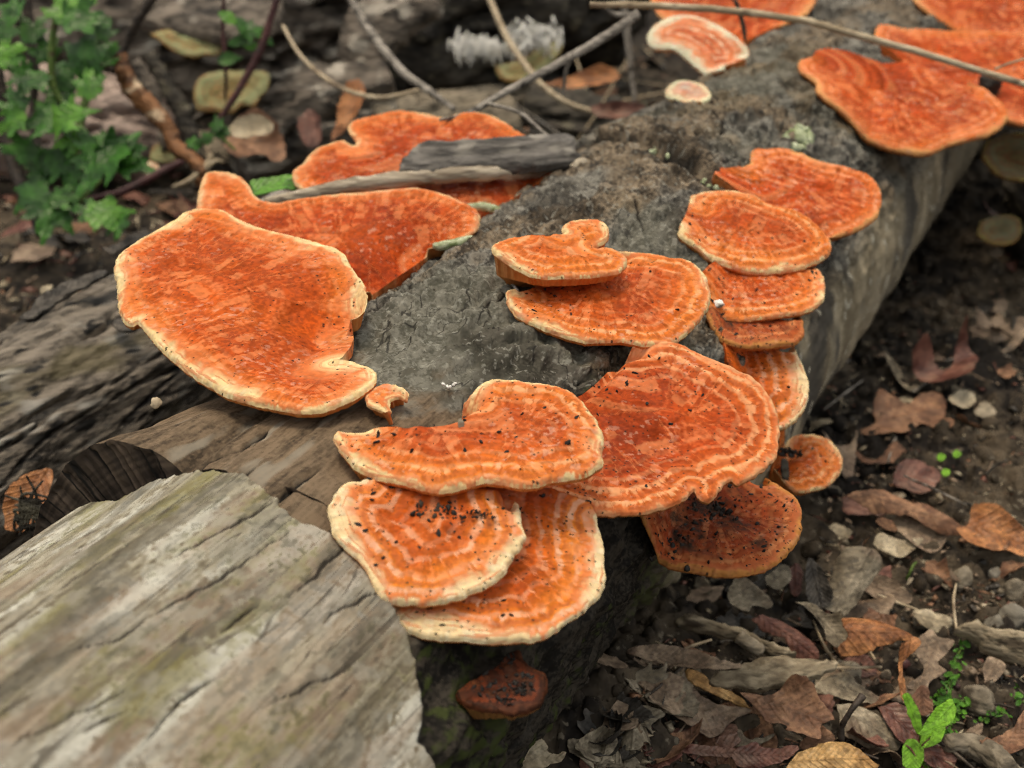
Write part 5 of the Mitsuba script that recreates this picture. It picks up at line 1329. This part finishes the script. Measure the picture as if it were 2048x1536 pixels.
twig('side_twig', [(1990, 138, .902, 2.5), (2020, 126, .902, 2.2), (2070, 112, .902, 2)], 'twig_tan', None, parent=t5, sides=6)
twig('thorn_twig', [(1462, -15, 1.02, 4), (1478, 20, 1.02, 4.5), (1488, 60, 1.02, 4.5), (1490, 82, 1.02, 3)], 'twig_dark', 'short dark twig in front of the top edge fungus')
twig('upright_twig', [(1246, -10, 1.3, 7), (1256, 80, 1.29, 7), (1264, 150, 1.28, 6), (1272, 225, 1.27, 5)], 'twig_grey', 'upright grey twig left of the whitish green rimmed fungus')
twig('maroon_stem', [(556, -10, 1.24, 7), (524, 90, 1.23, 7), (480, 175, 1.22, 7), (438, 240, 1.21, 6), (400, 290, 1.20, 5)], 'twig_red', 'smooth maroon stem slanting down past the yellow bracket')
twig('maroon_stem', [(365, 322, 1.16, 7), (310, 350, 1.14, 8), (240, 385, 1.12, 8), (170, 402, 1.11, 7)], 'twig_red', 'maroon stem lying low behind the lobed green leaves')
twig('bent_stem', [(312, -15, 1.18, 9), (275, 42, 1.18, 9), (252, 90, 1.18, 8), (226, 142, 1.17, 8)], 'twig_dark', 'black bare stem ending at the top of the curling brown strip')
cs = twig('curling_strip', [(236, 112, 1.12, 14), (262, 172, 1.11, 18), (300, 212, 1.10, 17), (334, 254, 1.09, 16), (352, 294, 1.08, 14), (388, 320, 1.06, 13), (403, 345, 1.05, 12), (398, 372, 1.05, 8)], 'curl_brown', 'twisted brown strip of dry bark ending in a white frayed foot', 'bark strip', 10, .55)
for pts in ([(402, 345, 1.05, 8), (375, 362, 1.045, 5), (345, 374, 1.04, 3)], [(404, 345, 1.05, 8), (420, 320, 1.055, 7), (415, 292, 1.06, 4)], [(405, 345, 1.05, 7), (430, 322, 1.055, 4), (446, 324, 1.06, 3)]):
    twig('frayed_end', pts, 'twig_tan', 'white frayed end', parent=cs, sides=7)
twig('dark_root', [(1180, 330, .93, 8), (1230, 292, .95, 16), (1300, 250, .98, 18), (1345, 228, 1.0, 10)], 'dark_bark', 'black broken root lying against the log left of the bark collar', 'root', 10, .5)
for i, (pts, st, lab) in enumerate((([(450, 300), (470, 250), (500, 232), (545, 245), (570, 290), (560, 330), (520, 310), (480, 330)], 'leaf_brown', 'large curled brown leaf behind the raised lobe of the left fungus'),
                                  ([(455, 262), (480, 238), (530, 238), (548, 262), (520, 275), (480, 280)], 'leaf_pale', 'pale wrinkled leaf on top of the large curled brown one'),
                                  ([(596, 250), (615, 215), (640, 240), (640, 290), (610, 290)], 'leaf_red', 'reddish leaf standing left of the two-lobed fungus'),
                                  ([(660, 285), (690, 180), (720, 160), (730, 200), (700, 250)], 'leaf_orange', 'upright rusty leaf behind the two-lobed fungus'),
                                  ([(1090, 165), (1150, 150), (1200, 135), (1240, 150), (1220, 170), (1150, 180)], 'leaf_orange', 'rust coloured leaf right of the crossing twigs'),
                                  ([(1180, 215), (1230, 205), (1290, 210), (1260, 240), (1200, 240)], 'leaf_red', 'dark red leaf beneath the end of the bent brown twig'))):
    leaf_px(pts, st, 0, (0, -1.0), .5, 700 + i * 3, lab, P=at_y(*np.mean(pts, 0), (1.12, 1.10, 1.2, 1.22, 1.35, 1.2)[i]), step=.004)


leaf_px([(8, 1060), (12, 995), (50, 952), (105, 938), (98, 990), (80, 1040), (45, 1065)], 'leaf_orange', 0, (0.3, -.9), .4, 777, 'rusty brown leaf squeezed between the small side log and the pale butt', P=at_y(55, 1000, .60), ground=False)
rng = np.random.default_rng(4)
wood_add('moss_tuft', join([tube([at_y(60 + rng.normal() * 18, 1040 + rng.normal() * 16, .575), at_y(60 + rng.normal() * 20, 1015 + rng.normal() * 20, .575), at_y(70 + rng.normal() * 20, 1000 + rng.normal() * 18, .575)], [.0006, .0008, .0005], 5, .3, 2) for _ in range(30)]), 'dark_bark',
         label='small frayed dark moss tuft at the left edge beside the half-moon end grain', category='moss')

# ------------------------------------------------------------------ green plants
def lobed(size, rng, lobes=5):
    ph = np.linspace(-PI * .92, PI * .92, 90)
    r = 0.24 + 0 * ph
    for k, (c, ln) in enumerate(((0, 1.0), (.75, .8), (-.75, .8), (1.6, .52), (-1.6, .52))[:lobes]):
        r = np.maximum(r, ln * (0.42 + 0.58 * np.exp(-((ph - c * rng.uniform(.9, 1.1)) / .34) ** 2)) * np.where(np.abs(ph - c) < .62, 1, .5))
    r = r * (1 + .10 * np.sin(ph * 17 + rng.uniform(0, 6)) + .07 * np.sin(ph * 31))
    return np.stack([r * np.cos(ph) + .12, r * np.sin(ph) * .95], 1) * size * .62


def plant_leaf(px, py, size, ang, style, Y, parent, rng, kind='lobed'):
    P = at_y(px, py, Y)
    s = np.linalg.norm(P - EYE) / FPX
    n = np.array([rng.normal() * .32, -.62 + rng.normal() * .22, .72])
    n /= np.linalg.norm(n)
    d = RIGHT * math.cos(math.radians(ang)) + UP * math.sin(math.radians(ang))
    e1 = d - n * (d @ n)
    e1 /= np.linalg.norm(e1)
    e2 = np.cross(n, e1)
    o = lobed(size * s, rng) if kind == 'lobed' else outline2d(size * s, size * s * .5, 1, rng)
    o = o - (0 if kind != 'lobed' else np.array([size * s * .3, 0]))
    m, uv = leaf_mesh(o, P, e1, e2, n, style, rng.uniform(-.15, .4), int(rng.integers(9999)), step=.0026, axis=(1, 0), wrinkle=1.1, ground=False, bend=-rng.uniform(0, .15), thick=.0004)
    add('leaf', m, 'leaf', parent, uv=uv)
    return P - e1 * size * s * .3


rng = np.random.default_rng(7)
pl = thing('leafy_plant', 'bushy green plant with lobed toothed leaves and dark stems at the left edge', 'plant')
STEMS = [([(52, -20, 1.16, 9), (60, 80, 1.15, 10), (70, 150, 1.14, 9), (66, 230, 1.13, 8), (80, 330, 1.1, 8), (110, 440, 1.05, 7)], 'twig_dark'), ([(-10, 120, 1.1, 12), (12, 245, 1.09, 13), (30, 335, 1.07, 14), (62, 403, 1.05, 13), (85, 470, 1.03, 12)], 'twig_dark'),
         ([(112, 30, 1.12, 6), (103, 105, 1.11, 7), (110, 180, 1.1, 6), (150, 235, 1.09, 6)], 'stem_green'), ([(178, 180, 1.1, 6), (168, 215, 1.09, 8), (150, 300, 1.07, 7), (130, 375, 1.06, 7), (110, 440, 1.04, 7)], 'stem_green'),
         ([(14, -20, 1.14, 10), (40, 45, 1.14, 9), (60, 75, 1.14, 8)], 'twig_dark'), ([(200, 360, 1.08, 5), (165, 395, 1.06, 5), (130, 425, 1.05, 5)], 'stem_green')]
for pts, st in STEMS:
    twig('stem', pts, st, None, parent=pl, sides=8)
for x, y, sz, ang, st, Y in ((147, 5, 95, 70, 'leaf_lime', 1.12), (170, 40, 80, 10, 'leaf_green', 1.10), (12, 58, 55, 60, 'leaf_green', 1.08), (172, 105, 88, 85, 'leaf_green', 1.09), (208, 108, 60, 40, 'leaf_green', 1.10), (120, 152, 78, 100, 'leaf_green', 1.12),
                         (16, 105, 60, 30, 'leaf_lime', 1.06), (64, 165, 66, 250, 'leaf_green', 1.08), (178, 165, 62, 100, 'leaf_lime', 1.07), (92, 240, 95, 190, 'leaf_green', 1.06), (142, 235, 80, 10, 'leaf_lime', 1.05), (200, 330, 120, 240, 'leaf_green', 1.03),
                         (240, 298, 80, 45, 'leaf_green', 1.04), (262, 325, 78, -20, 'leaf_green', 1.035), (180, 288, 66, 120, 'leaf_green', 1.045), (105, 330, 84, 200, 'leaf_green', 1.06), (74, 335, 70, 150, 'leaf_green', 1.07), (100, 430, 92, 250, 'leaf_green', 1.02),
                         (218, 425, 82, 20, 'leaf_lime', 1.0), (176, 425, 58, 170, 'leaf_green', 1.01), (234, 452, 55, -70, 'leaf_green', .995), (22, 245, 60, 200, 'leaf_lime', 1.05), (30, 200, 66, 130, 'leaf_green', 1.07), (60, 392, 78, 220, 'leaf_green', 1.04),
                         (38, 142, 60, 160, 'leaf_green', 1.1), (118, 205, 66, 60, 'leaf_green', 1.1), (140, 280, 60, 200, 'leaf_lime', 1.05), (150, 345, 60, 60, 'leaf_green', 1.05), (40, 300, 70, 200, 'leaf_green', 1.06), (90, 95, 60, 120, 'leaf_green', 1.12),
                         (70, 60, 60, 60, 'leaf_green', 1.13), (205, 60, 50, 60, 'leaf_green', 1.12), (30, 20, 60, 100, 'leaf_green', 1.12), (130, 395, 55, 0, 'leaf_green', 1.03)):
    plant_leaf(x, y, sz * 1.5, ang, st, Y, pl, rng)
sp = thing('leafy_sprig', 'small green sprig of shiny leaves on a thin stem before the flat bark slab', 'plant')
twig('stem', [(448, -10, 1.26, 4), (446, 60, 1.26, 4), (452, 140, 1.25, 4), (450, 200, 1.25, 3)], 'twig_red', None, parent=sp, sides=6)
for x, y, sz, ang, st in ((455, 35, 52, 140, 'leaf_lime'), (482, 50, 52, 80, 'leaf_green'), (508, 62, 64, 30, 'leaf_green'), (478, 82, 50, 200, 'leaf_green'), (456, 116, 56, 200, 'leaf_green'), (502, 92, 46, -20, 'leaf_lime'), (525, 80, 50, -30, 'leaf_green')):
    plant_leaf(x, y, sz, ang, st, 1.235, sp, rng, 'oval' if sz < 60 else 'lobed')
sp = thing('low_sprig', 'few small green leaves at the foot of the curling brown strip', 'plant')
twig('stem', [(470, 300, 1.08, 3), (430, 270, 1.08, 3.5), (390, 300, 1.07, 3)], 'stem_green', None, parent=sp, sides=6)
for x, y, sz, ang, st in ((430, 245, 52, 110, 'leaf_green'), (385, 284, 46, 160, 'leaf_green'), (412, 276, 42, 200, 'leaf_green'), (445, 265, 46, -30, 'leaf_green')):
    plant_leaf(x, y, sz, ang, st, 1.07, sp, rng, 'lobed')

# sprout at the bottom right
spr = thing('green_sprout', 'bright green seedling with smooth pointed leaves at the bottom right', 'plant')
Y0 = 0.50
twig('stem', [C(*R7, [(1518, 1640)])[0] + (Y0, 4.5), C(*R7, [(1521, 1500)])[0] + (Y0, 4.5), C(*R7, [(1522, 1400)])[0] + (Y0 + .002, 4), C(*R7, [(1514, 1290)])[0] + (Y0 + .004, 3)], 'stem_green', None, parent=spr)
for i, (pts, nn, dy) in enumerate((([(1420, 1165), (1450, 1150), (1500, 1230), (1522, 1300), (1512, 1370), (1465, 1290)], (-.5, -1.6), -.002), ([(1520, 1420), (1530, 1320), (1565, 1260), (1620, 1210), (1682, 1180), (1692, 1260), (1640, 1330), (1570, 1372)], (.4, -1.0), .004),
                                   ([(1515, 1440), (1560, 1390), (1600, 1330), (1642, 1325), (1625, 1385), (1572, 1425)], (.3, -.8), -.004), ([(1420, 1440), (1450, 1390), (1500, 1400), (1532, 1460), (1512, 1545), (1430, 1545)], (-.2, -.9), -.006),
                                   ([(1518, 1545), (1522, 1480), (1560, 1465), (1565, 1545)], (.3, -1.2), -.004), ([(1500, 1360), (1560, 1310), (1625, 1295), (1650, 1310), (1600, 1340), (1540, 1370)], (.2, -.6), -.008))):
    px = C(*R7, pts)
    leaf_px(px, 'leaf_sprout', 0, nn, .3, 800 + i, name='leaf', parent=spr, P=at_y(*np.mean(px, 0), Y0 + dy), ground=False, step=.0016, wrinkle=.25, thick=.0005)

# creeping weed
wd = thing('creeping_weed', 'low creeping weed with tiny round bright green leaves at lower right', 'plant')
paths = [[(1740, 900), (1700, 980), (1680, 1080), (1660, 1160), (1690, 1260), (1660, 1370)], [(1690, 1200), (1760, 1190), (1740, 1260)], [(1830, 1300), (1880, 1250), (1930, 1250), (1960, 1270)], [(2010, 1150), (2040, 1200), (2060, 1170)], [(1660, 1100), (1620, 1180), (1580, 1220)]]
rng = np.random.default_rng(17)
for p in paths:
    q = C(*R7, p)
    wood_add('stem', tube([on_ground(x, y, .005) for x, y in q], .0004, 5, .1), 'stem_green', wd)
    q = resample(np.array(q), 6.5)
    for x, y in q:
        for _ in range(2):
            P = on_ground(x + rng.normal() * 8, y + rng.normal() * 6, .003 + .007 * rng.random())
            s = .0014 * rng.uniform(.5, 1.5)
            a = np.linspace(0, 2 * PI, 12, endpoint=False)
            e1, e2, n = frame([rng.normal() * .6, -.2 + rng.normal() * .6, 1])
            rot = rng.uniform(0, 6.28)
            ring = np.stack([np.cos(a) * s * 1.3, np.sin(a) * s * .85], 1) @ np.array([[math.cos(rot), math.sin(rot)], [-math.sin(rot), math.cos(rot)]])
            v = np.vstack([P + ring[:, :1] * e1 + ring[:, 1:] * e2 + n * .0004, P, P - n * .0003])
            i = np.arange(12)
            f = np.vstack([np.stack([i, (i + 1) % 12, 0 * i + 12], 1), np.stack([(i + 1) % 12, i, 0 * i + 13], 1)])
            uv = np.stack([np.append(np.cos(a), [0, 0]) * .5 + .5, 10 * STYLE['leaf_lime'] + 5 + np.append(np.sin(a), [0, 0])], 1)
            add('leaf', (v, f), 'leaf', wd, uv=uv, smooth=False)
sd = thing('seedling', 'tiny seedling with three bright round leaves on the bare soil', 'plant')
for x, y in ((1622, 1062), (1702, 1046), (1645, 1140)):
    x, y = C(*R6, [(x, y)])[0]
    leaf_px([(x + 8.5 * math.cos(a), y + 7.5 * math.sin(a)) for a in np.arange(0, 6.2, .6)], 'leaf_sprout', .008, (0, -.4), .1, 850, name='leaf', parent=sd, P=on_ground(x, y, .008), ground=False, step=.0014, wrinkle=.2)
    wood_add('stem', tube([on_ground(x, y, .008), on_ground(x + 2, y + 8, .003), on_ground(x + 4, y + 14, -.002)], .0005, 5), 'stem_green', sd)
tg = thing('grass_shoot', 'single thin green shoot rising from the bare soil', 'plant')
wood_add('blade', tube([on_ground(*C(*R7, [q])[0], z) for q, z in (((1435, 585), -.001), ((1460, 545), .006), ((1480, 500), .010), ((1500, 480), .011))], [.0007, .0008, .0008, .0004], 6), 'stem_green', tg)


# rubble at the back: bark scraps and thin twigs
rng = np.random.default_rng(55)
for i in range(64):
    x, y = rng.uniform(285, 1300), rng.uniform(120, 330)
    P = on_ground(x, y, .012)
    if log_coords(P)[2] < .13 or (500 < x < 720 and y < 260):
        continue
    w, hgt = rng.uniform(30, 95), rng.uniform(10, 28)
    a = rng.normal() * .5
    pts = [(x + w * math.cos(t) * (1 + .25 * rng.normal()) * math.cos(a) - hgt * math.sin(t) * math.sin(a), y + w * math.cos(t) * math.sin(a) * .5 + hgt * math.sin(t)) for t in np.arange(0, 6.2, .7)]
    st = ('old_bark', 'dark_bark', 'clay', 'grey_bark_strip')[i % 4]
    nm = {'old_bark': 'pale brown', 'dark_bark': 'dark', 'clay': 'light brown', 'grey_bark_strip': 'grey'}[st]
    k = chunk(pts, st, 0, (rng.normal() * .25, -.3 + rng.normal() * .25), .008, f'{nm} scrap of old bark among the dead leaves behind the log', 'bark_scrap', 'bark', P=P, step=.005, rough=.006, stretch=(20, 90), seed=900 + i)
    say(k, group=f'{nm} bark scraps behind the log')
for i in range(64):
    x, y = rng.uniform(300, 1300), rng.uniform(60, 330)
    P = on_ground(x, y, .02)
    if log_coords(P)[2] < .14:
        continue
    d = np.array([rng.normal(), rng.normal() * .7, rng.normal() * .22])
    d = d / np.linalg.norm(d) * rng.uniform(.04, .13)
    st = ('twig_grey', 'twig_tan', 'twig_dark')[i % 3]
    nm = {'twig_grey': 'grey', 'twig_tan': 'tan', 'twig_dark': 'dark'}[st]
    k = wood_add('thin_twig', tube([P - d, P + rng.normal(size=3) * .006, P + d], [.0012, .0018, .0010], 6, .3, i, 5), st, label=f'thin {nm} twig lying in the rubble behind the log', category='twig')
    say(k, group=f'thin {nm} twigs in the rubble')
for i in range(26):
    f_ = px_area(1180, 2050, 1150, 1560) if i % 3 else px_area(1640, 2060, 600, 1150)
    x, y = f_(rng)
    P = np.array([x, y, float(ground_z(x, y)) + .006 + .006 * rng.random()])
    d = np.array([rng.normal(), rng.normal(), rng.normal() * .15])
    d = d / np.linalg.norm(d) * rng.uniform(.008, .028)
    st = ('twig_grey', 'twig_tan', 'twig_dark')[i % 3]
    nm = {'twig_grey': 'grey', 'twig_tan': 'straw coloured', 'twig_dark': 'dark'}[st]
    k = wood_add('twig_bit', tube([P - d, P + rng.normal(size=3) * .002, P + d], [.0006, .0009, .0005], 6, .3, i, 4), st, label=f'short thin {nm} twig bit on the litter right of the log', category='twig')
    say(k, group=f'{nm} twig bits on the right')
